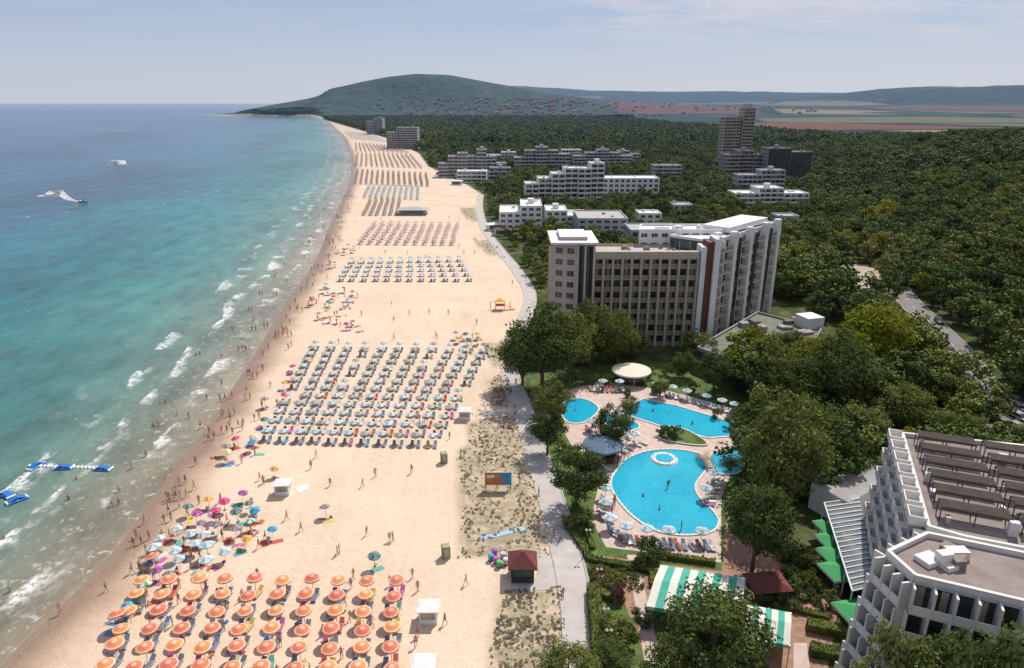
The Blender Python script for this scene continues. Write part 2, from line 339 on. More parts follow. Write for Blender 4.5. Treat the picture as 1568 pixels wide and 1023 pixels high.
# =================== materials
mw=M('white_render',(.70,.69,.66),.8,.07,.3); mglass=M('window_glass',(.045,.055,.06),.12,.3,.5,spec=.6)
mroof=M('roof_gravel',(.40,.39,.37),.9,.12,.4); mroofw=M('roof_white',(.70,.69,.68),.8,.1,.3)
mbeige=M('beige_panel',(.30,.235,.155),.8,.15,.5); mbrown=M('red_brown_panel',(.15,.05,.03),.7,.1,.4)
mcurt=M('curtain',(.42,.35,.26),.9,.2,.8); mcream=M('cream_render',(.43,.365,.28),.8,.08,.3); mgrey=M('grey_concrete',(.30,.29,.28),.85,.12,.5)
mpinkb=M('pink_beige_render',(.50,.41,.36),.8,.08,.3)
mdk=M('dark_brown_wood',(.075,.055,.045),.8,.2,1.0); mpave=M('pink_paving',(.54,.42,.36),.85,.12,.8); mconc=M('promenade_concrete',(.46,.42,.385),.9,.1,.4,bump=.2)
mkerb=M('kerb_stone',(.45,.43,.40),.9,.1,.8); masph=M('asphalt',(.20,.185,.17),.9,.15,.6,bump=.2); mpaint=M('road_paint',(.7,.7,.68),.8,.1,1.)
mterr=M('terracotta_paving',(.33,.19,.13),.85,.2,1.2); mlawn=M('lawn',(.09,.14,.035),.95,.3,.5,bump=.5); mdirt=M('dirt',(.42,.34,.25),.95,.15,.2)
mmetal=M('metal_pole',(.4,.4,.4),.4,.05,1,metal=.6); mred=M('red_tile',(.17,.05,.045),.85,.18,1.5,bump=.3)
# foliage
def foliage(name,stops,hz=True,tl=.25):
    m,nt,b,o=newmat(name); pos=nd(nt,'ShaderNodeNewGeometry').outputs['Position']
    r=nd(nt,'ShaderNodeObjectInfo').outputs['Random']
    f=math_(nt,'ADD',math_(nt,'MULTIPLY',r,.55),math_(nt,'ADD',math_(nt,'MULTIPLY',math_(nt,'SUBTRACT',noise_(nt,pos,.9,2,.7),.35),.6),math_(nt,'MULTIPLY',math_(nt,'SUBTRACT',noise_(nt,pos,.018,2,.6),.40),1.0)))
    c=haze_tint(nt,ramp(nt,f,stops),pos,3300,(.19,.26,.33))  # paler distance tint in leaf colour, also offsets crown self-shadow
    df=nd(nt,'ShaderNodeBsdfDiffuse',{'Color':c})
    if tl>0:
        tr=nd(nt,'ShaderNodeBsdfTranslucent',{'Color':c}); mx=nd(nt,'ShaderNodeMixShader',{0:tl,1:df.outputs[0],2:tr.outputs[0]})
        nt.links.new(mx.outputs[0],o.inputs[0])
    else: nt.links.new(df.outputs[0],o.inputs[0])
    return m
ST=[(0.0,(.040,.062,.024)),(.3,(.075,.105,.034)),(.55,(.12,.145,.042)),(.8,(.18,.185,.055)),(1.0,(.26,.23,.075))]
mleaf=foliage('foliage',[(p,tuple(q*1.08 for q in c)) for p,c in ST]); mleaff=foliage('foliage_woodland',[(p,tuple(q*1.22 for q in c)) for p,c in ST],tl=0)
myel=foliage('foliage_yellow_green',[(0.0,(.12,.15,.02)),(.6,(.24,.25,.03)),(1.0,(.34,.32,.05))])
mdryl=foliage('dry_grass',[(0.0,(.20,.185,.11)),(.6,(.33,.28,.18)),(1.0,(.43,.35,.23))])
mbark=M('bark',(.12,.09,.065),.95,.25,3)
def tree_mesh(name,seed,Ht,R,ncl,nl,leaf,base=.25,mat=mleaf,trunk=True):
    r=np.random.default_rng(seed); mb=MB()
    cz=Ht*(base+1)/2; rz=Ht*(1-base)/2
    C=[];RR=[]
    for i in range(ncl):
        v=r.normal(size=3); v/=np.linalg.norm(v); v[2]=v[2]*.9+.12
        k=r.uniform(.35,.92)**.6
        prof=1.0-.25*max(v[2],0)
        c=np.array([v[0]*R*k*prof,v[1]*R*k*prof,cz+v[2]*rz*k])*np.array([r.uniform(.85,1.12),r.uniform(.85,1.12),1])
        C.append(c); RR.append(R*r.uniform(.20,.38))
    if trunk:
        mb.cyl(0,0,-.3,Ht*base*1.1,Ht*.03,Ht*.022,7,1,False)
        mb.tube((0,0,Ht*base),(R*.05,0,Ht*.8),Ht*.022,Ht*.006,5,1)
        for i in range(0,ncl,max(1,ncl//8)): mb.tube((0,0,Ht*(base+.05*(i%3))),tuple(C[i]),Ht*.012,Ht*.003,4,1)
    V=[];
    for c,rr in zip(C,RR):
        n=nl; v=r.normal(size=(n,3)); v/=np.linalg.norm(v,axis=1)[:,None]
        rad=rr*r.uniform(.55,1.12,n)[:,None]; p=c+v*rad*np.array([1,1,.75])
        nrm=v+r.normal(size=(n,3))*.5+np.array([0,0,.5]); nrm/=np.linalg.norm(nrm,axis=1)[:,None]
        t=np.cross(nrm,r.normal(size=(n,3))); t/=np.linalg.norm(t,axis=1)[:,None]; bt=np.cross(nrm,t)
        s=leaf*r.uniform(.6,1.3,n)[:,None]*.5
        q=np.stack([p-t*s-bt*s*.55,p+t*s*.2-bt*s*.9,p+t*s*1.1+bt*s*.2,p-t*s*.3+bt*s*.9],1); V.append(q.reshape(-1,3))
    V=np.concatenate(V); nb=len(mb.v); nq=len(V)//4
    vs=mb.v+V.tolist(); fs=mb.f+[(nb+4*i,nb+4*i+1,nb+4*i+2,nb+4*i+3) for i in range(nq)]
    me=bpy.data.meshes.new(name); me.from_pydata(vs,[],fs); me.materials.append(mat); me.materials.append(mbark)
    me.polygons.foreach_set('material_index',mb.m+[0]*nq); me.update(); return me
near=[tree_mesh('tree_near',i,12,5,[55,60,50,62][i],[125,115,130,115][i],.36,[.14,.18,.12,.2][i]) for i in range(4)]
neary=tree_mesh('tree_near_yellow',9,12,5.2,55,110,.38,.18,myel)
mid=[tree_mesh('tree_mid',20+i,12,5+i*.2,32,44,.72,.10+.03*i,mleaff) for i in range(4)]
midy=tree_mesh('tree_mid_yellow',30,12,5,32,44,.72,.15,myel)
far=[tree_mesh('tree_far',40+i,12,6.2,15,24,1.5,.1,mleaff,trunk=False) for i in range(3)]
bush=[tree_mesh('bush',60+i,2.2,1.5,16,60,.2,.02,trunk=False) for i in range(2)]
tuft=tree_mesh('tuft',70,.35,.5,5,16,.15,0,mdryl,trunk=False)
def protos(name,ms):
    out=[]
    for m_ in ms: out.append(bpy.data.objects.new(name,m_))
    return out
# =================== exclusion areas for woodland
excl=[]
def ex(poly): excl.append(poly)
ex(GP([(700,560),(780,575),(1060,552),(1138,612),(1128,700),(1098,870),(1250,1000),(1250,1500),(850,1500)]))
ex([(12,160),(45,160),(58,160),(92,200),(80,222),(45,205),(10,190)])        # central hotel
ex([(45,145),(88,140),(94,185),(70,195),(50,175)])
ex([(25,30),(75,30),(85,75),(70,96),(42,92),(30,70)])    # terrace hotel
roadpx=[(1372,440),(1398,470),(1432,503),(1468,540),(1500,585),(1540,622),(1600,655)]
roadw=cat(GP(roadpx),6)
ex([(x*.88-1,y*.88-1) for x,y in roadw]+[(x*1.02+4,y*1.02+2) for x,y in roadw[::-1]])
ex(GP([(1275,398),(1352,406),(1356,475),(1285,470)]))
ex(GP([(1240,440),(1275,450),(1280,475),(1235,470)]))
# =================== buildings
BM=[mw,mglass,mw,mroof,mbrown,mcurt]
def area(p): return sum(p[i-1][0]*p[i][1]-p[i][0]*p[i-1][1] for i in range(len(p)))/2
def offs(poly,of):
    n=len(poly); L=[]
    for i in range(n):
        a=np.array(poly[i]);b_=np.array(poly[(i+1)%n]); d_=(b_-a)/np.linalg.norm(b_-a); nn=np.array([d_[1],-d_[0]]); L.append((a+nn*of[i],d_))
    out=[]
    for i in range(n):
        p,d1=L[i-1]; q,d2=L[i]; den=d1[0]*d2[1]-d1[1]*d2[0]
        if abs(den)<1e-6: out.append(tuple(q)); continue
        t=((q[0]-p[0])*d2[1]-(q[1]-p[1])*d2[0])/den; out.append(tuple(p+d1*t))
    return out
def polyb(mb,poly,z0,nf,fh,styles,bays,step=None,dep=1.3,parh=.95,roofm=3,par=2,wall=0,rnd=random,ac=6,cur=.3):
    n=len(poly); step=step or [0]*n
    for k in range(nf):
        pk=offs(poly,[s*(nf-1-k) for s in step]); z=z0+k*fh
        mb.prism(pk,z,z+fh,wall,roofm)
        for i in range(n):
            st=styles[i]
            if not st: continue
            a=np.array(pk[i]);b_=np.array(pk[(i+1)%n]); L=np.linalg.norm(b_-a); d_=(b_-a)/L; nn=(d_[1],-d_[0]); nb=bays[i]; bw=L/nb
            if st=='b':
                mb.obox(a,d_,nn,-.02,L+.02,0,dep,z-.14,z+.08,wall)
                mb.obox(a,d_,nn,0,L,dep-.1,dep+.03,z+.09,z+.09+parh,par)
                for j in range(nb):
                    mi=1 if rnd.random()>cur else 5
                    mb.obox(a,d_,nn,(j+.12)*bw,(j+.88)*bw,0,.04,z+.1,z+fh-.45,1)
                    if mi==5:
                        q=rnd.random()*.3; mb.obox(a,d_,nn,(j+.14+q)*bw,(j+.5+q)*bw,.041,.06,z+.1,z+fh-.5,5)
                for j in range(nb+1): mb.obox(a,d_,nn,j*bw-.1,j*bw+.1,.0,dep+.07,z-.1,z+fh-.14,wall)
            elif st=='w':
                mb.obox(a,d_,nn,0,L,0,.2,z,z+.95,wall); mb.obox(a,d_,nn,0,L,0,.2,z+fh-.5,z+fh,wall)
                for j in range(nb):
                    mb.obox(a,d_,nn,(j+.2)*bw,(j+.8)*bw,0,.03,z+.95,z+fh-.5,1)
                    mb.obox(a,d_,nn,(j+.49)*bw,(j+.51)*bw,.03,.08,z+.95,z+fh-.5,0)
                for j in range(nb): mb.obox(a,d_,nn,(j-.2)*bw if j else 0,(j+.2)*bw,0,.18,z+.95,z+fh-.5,wall)
                mb.obox(a,d_,nn,(nb-.2)*bw,L,0,.18,z+.95,z+fh-.5,wall)
            elif st=='g':
                mb.obox(a,d_,nn,0,L,0,.06,z,z+fh-.3,1); mb.obox(a,d_,nn,0,L,0,.12,z+fh-.3,z+fh,4)
                for j in range(nb+1): mb.obox(a,d_,nn,max(j*bw-.05,0),min(j*bw+.05,L),.06,.14,z,z+fh-.3,0)
    zt=z0+nf*fh
    mb.prism(offs(poly,[-.3]*n),zt,zt+.06,roofm)
    for i in range(n):
        a=np.array(poly[i]);b_=np.array(poly[(i+1)%n]); L=np.linalg.norm(b_-a); d_=(b_-a)/L; nn=(d_[1],-d_[0])
        mb.obox(a,d_,nn,0.003*i,L-.003*i,-.25,.12,zt-.05,zt+.6+.004*i,wall)
    cx=sum(p[0] for p in poly)/n; cy=sum(p[1] for p in poly)/n
    for _ in range(ac):
        p=poly[rnd.randrange(n)]; t=rnd.uniform(.1,.75); s=rnd.uniform(.7,2.2)
        mb.box(cx+(p[0]-cx)*t,cy+(p[1]-cy)*t,zt,zt+rnd.uniform(.5,1.5),s,s*rnd.uniform(.5,1),rnd.random(),rnd.choice([0,3,0]))
def rect(p0,p1,dep):
    a=np.array(p0,float);b_=np.array(p1,float);d_=(b_-a)/np.linalg.norm(b_-a); bk=np.array([-d_[1],d_[0]])*dep
    return [tuple(a),tuple(b_),tuple(b_+bk),tuple(a+bk)]
# --- central hotel
mb=MB()
polyb(mb,rect((20.6,169),(46.6,169),12),0,8,2.95,['b','', 'b',''],[11,1,11,1],dep=1.1,wall=4,par=0,ac=8,cur=.6,parh=1.05)
for j in range(12):
    x=20.6+26*j/11; mb.box(x,167.55,0,23.9,.55,.5,0,4)
mb.obox((20.6,169),(1,0),(0,-1),0,26,-.1,1.5,23.0,24.9,4)
mb2=MB()
polyb(mb2,rect((10.6,170),(16.2,168.2),13),0,9,2.9,['w','','','b'],[2,1,1,4],roofm=3,wall=0,ac=2)
polyb(mb2,rect((16.6,168.4),(20.4,168.4),13),0,9,2.9,['g','','',''],[3,1,1,1],roofm=3,wall=0,ac=0)
for xx in (16.4,18.3,20.5): mb2.box(xx,167.6,0,26.5,.5,1.3,0,0)
mb4=MB()
q0=(50.5,170.5);q1=(77,199)
polyb(mb4,rect(q0,q1,12),0,9,2.95,['b','b','','g'],[8,3,1,4],dep=1.3,roofm=6,wall=0,ac=8)
d_=np.array([26.5,28.5]);d_/=np.linalg.norm(d_);nn=(d_[1],-d_[0])
for a0,wd,mi in ((0,1.6,0),(9.5,1.5,0),(19,1.5,0),(29,1.5,0),(37,1.8,0)): mb4.obox(q0,d_,nn,a0,a0+wd,.0,1.75,0,28.2,mi)
for a0 in (12.5,22.5,32): mb4.obox(q0,d_,nn,a0,a0+1.6,1.3,1.5,0,26.3,1)
mb4.box(49.2,169.0,0,27.5,1.6,5,0,4)      # red-brown service shaft
mb4.box(47.7,169.3,0,26.2,1.2,5.3,0,0); mb4.box(50.5,168.6,0,28.4,1.0,6,0,0)
polyb(mb4,[(34,181.5),(56,181.5),(62,190),(36,190)],20,3,2.5,['w','','',''],[8,1,1,1],roofm=6,wall=0,ac=8)
mb2.prism([(9.6,167),(21.5,167),(21.5,184),(9.6,184)],26.8,27.3,6,6)
mb2.prism([(12,170),(19,170),(19,181),(12,181)],27.3,28.2,0,6)
mb4.prism(rect((58,181),(74,198),8),27.2,28.6,0,6)
root=bpy.data.objects.new('beachfront_hotel',None); COL.objects.link(root)
o1=mb.build('balcony_slab',[mbeige,mglass,mbeige,mroof,mcream,mcurt,mroofw]); o1.parent=root
o2=mb2.build('end_tower',[mpinkb,mglass,mbeige,mroofw,mbrown,mcurt,mroofw]); o2.parent=root
o3=mb4.build('angled_wing',[mw,mglass,mbeige,mroofw,mbrown,mcurt,mroofw]); o3.parent=root
# annex
mb=MB(); polyb(mb,GP([(1068,534),(1150,566),(1240,540),(1258,505),(1160,480)],5),0,1,5,['g','g','g','',''],[8,8,6,1,1],roofm=3,ac=0,wall=0)
for _ in range(16):
    x,y=G(random.uniform(1130,1235),random.uniform(492,530),5); mb.box(x,y,5,5+random.uniform(.6,2.2),random.uniform(1,4),random.uniform(1,3),.3,random.choice([0,3,4]))
x,y=G(1238,500,5); mb.box(x,y,0,8,5,5,.3,2)
mb.build('hotel_annex',[mgrey,mglass,mw,M('green_grey_roof',(.17,.17,.13),.9,.15,.4),mgrey,mcurt])
# --- terrace hotel (bottom right)
mb=MB(); fh=2.9; nfl=6; zr=nfl*fh
A=[G(1380,668,zr),G(1420,812,zr),G(1475,828,zr),G(1640,860,zr),G(1640,695,zr)]
polyb(mb,A,0,nfl,fh,['b','','','','w'],[8,2,1,1,8],step=[.28,0,0,0,0],dep=1.2,roofm=3,wall=0,par=2,ac=0,parh=.75)
B=[G(1418,822,zr),G(1358,850,zr),G(1400,888,zr),G(1640,945,zr),G(1660,872,zr)]
polyb(mb,B,0,nfl,fh,['b','b','b','',''],[3,3,7,1,1],step=[.2,.32,.2,0,0],dep=1.2,roofm=3,wall=0,par=2,ac=7,parh=.8)
zt=zr
a=np.array(A[0]);b_=np.array(A[1]);L=np.linalg.norm(b_-a);d_=(b_-a)/L;nn=(d_[1],-d_[0])
for j in range(7):
    for k in range(1,nfl+1):
        of=.28*(nfl-1-k)+1.2
        a0=(j+.06)*L/7
        mb.obox(a,d_,nn,a0,a0+L/7*.72,max(of-1.2,0),of+.8,k*fh-.16,k*fh+.02,2)
        mb.obox(a,d_,nn,a0,a0+L/7*.72,of+.68,of+.8,k*fh+.02,k*fh+.95,2)
        for e in (0,L/7*.72-.12): mb.obox(a,d_,nn,a0+e,a0+e+.12,max(of-1.2,0),of+.67,k*fh+.02,k*fh+.94,2)
for r_ in range(6):
    for q in range(3):
        a0=1.2+r_*(L-2)/6; b0=-1.4-q*7.4
        z=zt+1.7
        for t in range(9): mb.obox(a,d_,nn,a0+t*.21,a0+t*.21+.13,b0-6.4,b0,z,z+.08,7)
        for e in (0,1.8): mb.obox(a,d_,nn,a0+e,a0+e+.12,b0-6.5,b0+.1,z-.2,z-.01,7)
        for e in (0,1.8):
            for s in (0,-3.2,-6.4): mb.obox(a,d_,nn,a0+e,a0+e+.1,b0+s-.05,b0+s+.05,zt,z-.2,7)
for _ in range(24):
    t=random.uniform(1,L-1); s=-random.uniform(1,20); hh=random.uniform(.6,1.8)
    mb.obox(a,d_,nn,t,t+random.uniform(.3,.9),s,s+random.uniform(.3,1.0),zt+.05,zt+hh,random.choice([0,8,8]))
mb.build('terrace_hotel',[M('hotel_white',(.66,.63,.59),.8,.07,.4),mglass,M('balcony_white',(.72,.69,.64),.8,.06,.4),M('roof_brown_grey',(.25,.205,.185),.9,.15,.5),mgrey,mcurt,mroofw,mdk,mmetal])
# low conservatory / pergola beside terrace hotel
mb=MB()
pp=GP([(1243,738),(1252,702),(1345,705),(1345,745),(1300,770)],4.5)
mb.prism(pp[::-1] if area(pp)<0 else pp,0,4.5,0,2)
e0=np.array(G(1262,770,3.8));e1=np.array(G(1305,905,3.8));w0=np.array(G(1315,770,3.8));w1=np.array(G(1340,905,3.8))
for i in range(19):
    t=i/18;p=e0+(e1-e0)*t;q=w0+(w1-w0)*t; mb.tube((*p,3.8),(*q,4.6),.11,.11,4,1)
mb.tube((*e0,3.8),(*e1,3.8),.12,.12,4,1)
for i in range(6): p=e0+(e1-e0)*i/5; mb.tube((*p,0),(*p,3.8),.1,.1,5,1)
mb.add([(*e0,3.7),(*e1,3.7),(*w1,4.5),(*w0,4.5)],[(0,1,2,3)],3)
mb.build('glazed_restaurant_pergola',[mw,mpaint,mgrey,M('smoked_glass',(.16,.19,.20),.2,.1,.5,spec=.6)])
# --- distant hotels
def zat(v,y): yc=-(v-511.5)/F; return 60+y*(-sp+yc*cp)/(cp+yc*sp)
HM={'w':[mw,mglass,mw,mroofw,mgrey,mcurt],'c':[mcream,mglass,mw,mroof,mbrown,mcurt],'g':[M('pale_grey_render',(.43,.44,.45),.8,.08,.3),mglass,M('pale_parapet',(.52,.52,.51),.8,.08,.3),mroof,mgrey,mcurt],
    't':[M('tower_concrete',(.44,.38,.32),.8,.08,.1),mglass,M('tower_panel',(.38,.32,.27),.8,.08,.1),mroof,mbrown,mcurt],'d':[mgrey,mglass,mcream,M('roof_red_brown',(.22,.14,.11),.9,.1,.2),mbrown,mcurt]}
def hotel(name,uL,uR,vb,vt,dep=14,kind='w',st='b',steps=None,rot=0.0,fh=3.0):
    p0=np.array(G(uL,vb));p1=np.array(G(uR,vb)); y=p0[1]
    if rot: 
        L=p1[0]-p0[0]; p1=p0+np.array([math.cos(rot),math.sin(rot)])*L
    h=zat(vt,y); nf=max(1,round(h/fh)); mb=MB()
    steps=steps or [1.0]; n=len(steps)
    for i,f in enumerate(steps):
        a=p0+(p1-p0)*i/n; b_=p0+(p1-p0)*(i+1)/n-np.array([.05,0]); off=(i%2)*2.2
        k=max(1,round(nf*f)); w_=np.linalg.norm(b_-a)
        pl=rect((a[0],a[1]+off),(b_[0],b_[1]+off),dep)
        polyb(mb,pl,0,k,h/nf,[st,'w',None,'w'],[max(2,round(w_/3.6)),4,1,4],dep=1.4,ac=2)
        if f>=1 and n>1: mb.box((a[0]+b_[0])/2,(a[1]+dep/2+off),k*h/nf,k*h/nf+2.6,3,4,0,0)
    fr_=min(6+y*.012,18)
    pl=rect(p0-np.array([3,fr_]),p1+np.array([3,-fr_]),dep+fr_+6); ex(pl)
    return mb.build(name,HM[kind])
hotel('white_stepped_hotel',805,925,312,252,14,'w','b',[.45,.58,.7,.82,.92,1.0],rot=.06)
hotel('grey_stepped_hotel',672,775,272,230,14,'g','b',[.5,.7,.9,.8,1.0,.7,.5],rot=.05)
hotel('stepped_hotel',787,872,263,226,16,'g','b',[.6,.8,1.0,.9,.7])
hotel('stepped_hotel',878,968,258,230,14,'g','b',[.7,.9,1,.8,.6])
hotel('stepped_hotel',930,980,250,232,14,'g','b',[.7,1,.8])
hotel('low_white_hotel',922,1008,303,274,18,'w','w')
hotel('low_white_hotel',765,830,352,318,26,'w','w',[.8,1.0])
hotel('low_white_hotel',836,900,350,324,20,'w','w',[1.0,.8])
hotel('flat_roof_hotel',885,960,362,336,26,'g','w')
hotel('flat_roof_hotel',965,1040,378,354,18,'g','w')
hotel('low_white_hotel',700,745,280,263,14,'w','b')
hotel('low_white_hotel',718,782,276,258,10,'g','b',[.7,1])
hotel('low_white_hotel',1000,1042,276,254,12,'g','b')
hotel('hotel_block',593,640,228,196,24,'g','b',[.8,.95,1.0])
hotel('hotel_block',562,586,206,181,30,'g','b',[.75,1.0])
hotel('hotel_block',1108,1172,277,232,18,'d','b',[.85,1,.9])
hotel('hotel_block',1172,1240,280,228,18,'d','g',[1,.9])
hotel('low_white_hotel',1124,1236,318,290,16,'w','b',[.7,1,.8])
hotel('low_white_hotel',1128,1200,296,262,12,'g','b',[.7,1])
hotel('villa_hotel',978,1012,345,328,12,'w','w')
hotel('villa_hotel',1030,1060,330,315,12,'g','w'); hotel('villa_hotel',1190,1222,345,332,10,'g','w'); hotel('villa_hotel',860,890,244,230,14,'w','b'); hotel('villa_hotel',745,790,250,234,14,'w','b',[.7,1])
# tower
mb=MB(); p0=G(1103,262);p1=G(1131,262);p2=G(1148,262); y=p0[1]; h1=zat(180,y);h2=zat(166,y)
polyb(mb,rect(p0,(p1[0],p1[1]+4),9),0,17,h1/17,['b','w',None,'w'],[6,3,1,3],dep=1.1,ac=3)
polyb(mb,rect((p1[0]+.1,p1[1]+2),(p2[0],p2[1]+3),11),0,19,h2/19,['b','w',None,'w'],[4,3,1,3],dep=1.1,ac=2)
mb.box((p1[0]+p2[0])/2,y+8,h2,h2+4,6,5,0,0)
for i in range(6):
    x=p0[0]+(p1[0]-p0[0])*i/5; mb.tube((x-3.0,y-7,0),(x,y,18),1.1,.7,4,0)
mb.build('hotel_tower',HM['t']); ex(rect((p0[0]-4,y-10),(p2[0]+4,y-10),32))
# distant village on the lower slopes
mb=MB(); k=0
while k<300:
    if random.random()<.75: u=random.gauss(800,90); y=random.uniform(3010,3500)
    else: u=random.uniform(600,1250); y=random.uniform(2900,4100)
    x=(u-784)/F*y*.95; z=float(hgt(x,y))
    if z>80: continue
    k+=1; s=random.uniform(7,13); r_=random.random()
    mb.box(x,y,z-3,z+7,s,s*.7,r_,random.choice([0,0,1]))
    mb.add([(x-s*.55,y-s*.4,z+6.5),(x+s*.55,y-s*.4,z+6.5),(x+s*.55,y+s*.4,z+6.5),(x-s*.55,y+s*.4,z+6.5),(x-s*.5,y,z+10),(x+s*.5,y,z+10)],[(0,1,5,4),(2,3,4,5),(1,2,5),(0,4,3)],2)
mb.build('distant_village',[M('village_wall',(.5,.47,.43),.9,.1,.01),mcream,M('village_roof',(.33,.13,.09),.9,.2,.01)])

# =================== forest scatter
resort=GP([(640,222),(1270,222),(1270,360),(1060,400),(840,420),(735,350),(700,285)])
def forest(name,ms,y0,y1,sp_,smin,smax,x0f,x1f,seed,yf=None):
    r=np.random.default_rng(seed)
    yy=np.arange(y0,y1,sp_); P_=[]
    for y in yy:
        xa=x0f(y);xb_=x1f(y); xx=np.arange(xa,xb_,sp_); 
        P_.append(np.stack([xx+r.uniform(-.42,.42,len(xx))*sp_,y+r.uniform(-.42,.42,len(xx))*sp_],1))
    P_=np.concatenate(P_); x=P_[:,0];y=P_[:,1]
    k=(x>xb(y)+4+y*.004)&forestmask(x,y)&((y<340)|(y>1000)|(vn(x,y,40,8)>.12))
    for e in excl: k&=~inpoly(x,y,e)
    x=x[k];y=y[k]; D_=distshore(x,y); z=hgt(x,y)*np.clip(D_/40,0,1); n=len(x)
    sc=r.uniform(smin,smax,n)*(0.8+.4*vn(x,y,30,3)); 
    nearb=(x-xb(y))<18; sc=np.where(nearb&(y<700),sc*.55,sc)
    sc=np.where(inpoly(x,y,resort)&~(nearb&(y<700)),sc*.72,sc)
    ix=r.integers(0,len(ms),n); 
    return scatter(name,protos(name+'_tree',ms),np.stack([x,y,z-.3],1),sc,r.uniform(0,6.28,n),ix)
lx=lambda y:float(xb(y))
rx=lambda y:.86*y+25
forest('woodland_trees',mid+mid[:3]+[midy]+mid[1:],95,420,6.6,.5,1.1,lx,rx,1)
forest('resort_trees',mid+far,420,900,7.6,.65,1.1,lx,rx,2)
forest('distant_forest',far,900,3000,13,.8,1.2,lx,lambda y:.83*y+25,3)

# individual near trees: (base image pixel, height, radius, yellow)
T=[(830,600,20,8,0),(800,590,14,5,0),(870,585,17,6,0),(905,566,17,6,0),(945,562,14,5,0),(845,652,9.5,4,0),(838,696,9,3.6,0),(935,690,9,3.6,0),(882,778,10.5,4.4,0),
(1170,612,14,6.2,0),(1272,640,18,8,0),(1335,575,17,8,1),(1092,602,10,4,0),(1046,578,6.5,3,0),(1190,792,20,6.3,0),(1235,725,14,5,0),(1150,882,14,4.6,0),(1160,700,12,5,0),(1088,1050,12,5.6,0),(868,1060,6.5,3.2,0),(1025,1065,7,3.2,0),
(935,1030,4,2.4,0),(1215,640,13,6,0),(1310,700,10,4.5,0),(1290,745,8,3.5,0),(1380,670,11,5,0),(1240,600,13,5.5,1),(1200,580,12,5,0),(1430,690,8,4,0),(1480,700,8,4,0),(1010,610,4,2,0),(965,640,4.5,2,0)]
for u,v,h,r_,yl in T:
    x,y=G(u,v); o_t=inst('broadleaf_tree',neary if yl else random.choice(near),(x,y,0),random.uniform(0,6.28),(r_/5,r_/5,h/12))
for x,y,h,r_ in ((30.5,43.5,20,3.6),(35,43,21,4.4),(40,42,21.5,4.4),(45.5,41.5,21,4.5)):
    inst('broadleaf_tree',random.choice(near),(x,y,0),random.uniform(0,6),(r_/5,r_/5,h/12))
for u,v,s in [(895,812,1.8),(990,858,2.0),(1005,862,1.3),(905,700,1.5),(1030,672,1.5),(1015,668,1.2),(960,610,1.2),(990,578,1.6),(1020,575,1.3),(1060,600,1.4),(880,700,1.4),(860,690,1.2),(900,715,1.3),(870,810,1.2),(1105,620,1.3),(1225,870,1.4),(1240,900,1.2),(1210,890,1.2),(1255,880,1.3),(1180,930,1.2),(940,900,1.2),(930,590,1.4),(905,590,1.5),(880,582,1.4),(1095,640,1.1),(1120,655,1.5),(1215,910,1.2),(1270,930,1.3),(985,960,1.5),(960,985,1.6),(930,970,1.5),(1350,590,1.6),(1400,560,1.6),(1430,590,1.5),(1460,620,1.6),(1410,530,1.3),(1390,600,1.8)]:
    x,y=G(u,v); inst('shrub',random.choice(bush),(x,y,0),random.uniform(0,6),s*.8)
pts=[]
while len(pts)<1900:
    p=random.choice(vegp[:2]+vegp[:2]+vegp); xs_=[q[0] for q in p]; ys_=[q[1] for q in p]
    x=random.uniform(min(xs_),max(xs_));y=random.uniform(min(ys_),max(ys_))
    if inpoly(np.array([x]),np.array([y]),p)[0] and vn(np.array([x]),np.array([y]),2.2,4)[0]+random.gauss(0,.2)>.5: pts.append((x,y,0))
scatter('dry_grass',protos('dry_grass_tuft',[tuft]),pts,np.random.uniform(.25,.75,len(pts)),np.random.uniform(0,6,len(pts)),np.zeros(len(pts)))

# =================== paths
def strip(name,c,wd,z,mat,kerb=None,th=.0):
    mb=MB(); c=[np.array(p) for p in c]; Lf=[];Rt=[]
    for i,p in enumerate(c):
        t=c[min(i+1,len(c)-1)]-c[max(i-1,0)]; t/=np.linalg.norm(t); n_=np.array([-t[1],t[0]]); Lf.append(p+n_*wd/2);Rt.append(p-n_*wd/2)
    for i in range(len(c)-1):
        zz_=[float(hgt(*c[i])),float(hgt(*c[i+1]))]
        mb.add([(*Rt[i],z+zz_[0]),(*Rt[i+1],z+zz_[1]),(*Lf[i+1],z+zz_[1]),(*Lf[i],z+zz_[0])],[(0,1,2,3)],0)
        if kerb:
            for S,sg in ((Lf,1),(Rt,-1)):
                a=S[i];b_=S[i+1]; L=np.linalg.norm(b_-a); d_=(b_-a)/L; mb.obox(a,d_,(-d_[1]*sg,d_[0]*sg),-.02,L+.02,.0,.22,-.2,z+.12+zz_[0],1)
    return mb.build(name,[mat,mkerb])
strip('promenade',promc,3.9,.03,mconc,True)
strip('road',roadw,7.0,.25,masph,True)
mb=MB()
for i in range(2,len(roadw)-1,2):
    a=np.array(roadw[i]);b_=np.array(roadw[i+1]); d_=(b_-a)/np.linalg.norm(b_-a); zc=float(hgt(*b_))
    mb.obox(a,d_,(-d_[1],d_[0]),0,2.2,-.07,.07,.256+zc,.262+zc,0)
mb.build('road_markings',[mpaint])
def sheet(name,poly,z,mat,edge=None,n=6,curve=True):
    pl=cat(poly,n,True) if curve else list(poly)
    if area(pl)<0: pl=pl[::-1]
    mb=MB(); mb.prism(pl,z-.02,z,0)
    if edge:
        for i in range(len(pl)):
            a=np.array(pl[i]);b_=np.array(pl[(i+1)%len(pl)]);L=np.linalg.norm(b_-a)
            if L<1e-4: continue
            d_=(b_-a)/L; mb.obox(a,d_,(d_[1],-d_[0]),-.03,L+.03,0,edge[0],z-.02,z+edge[1],1)
    return mb,pl
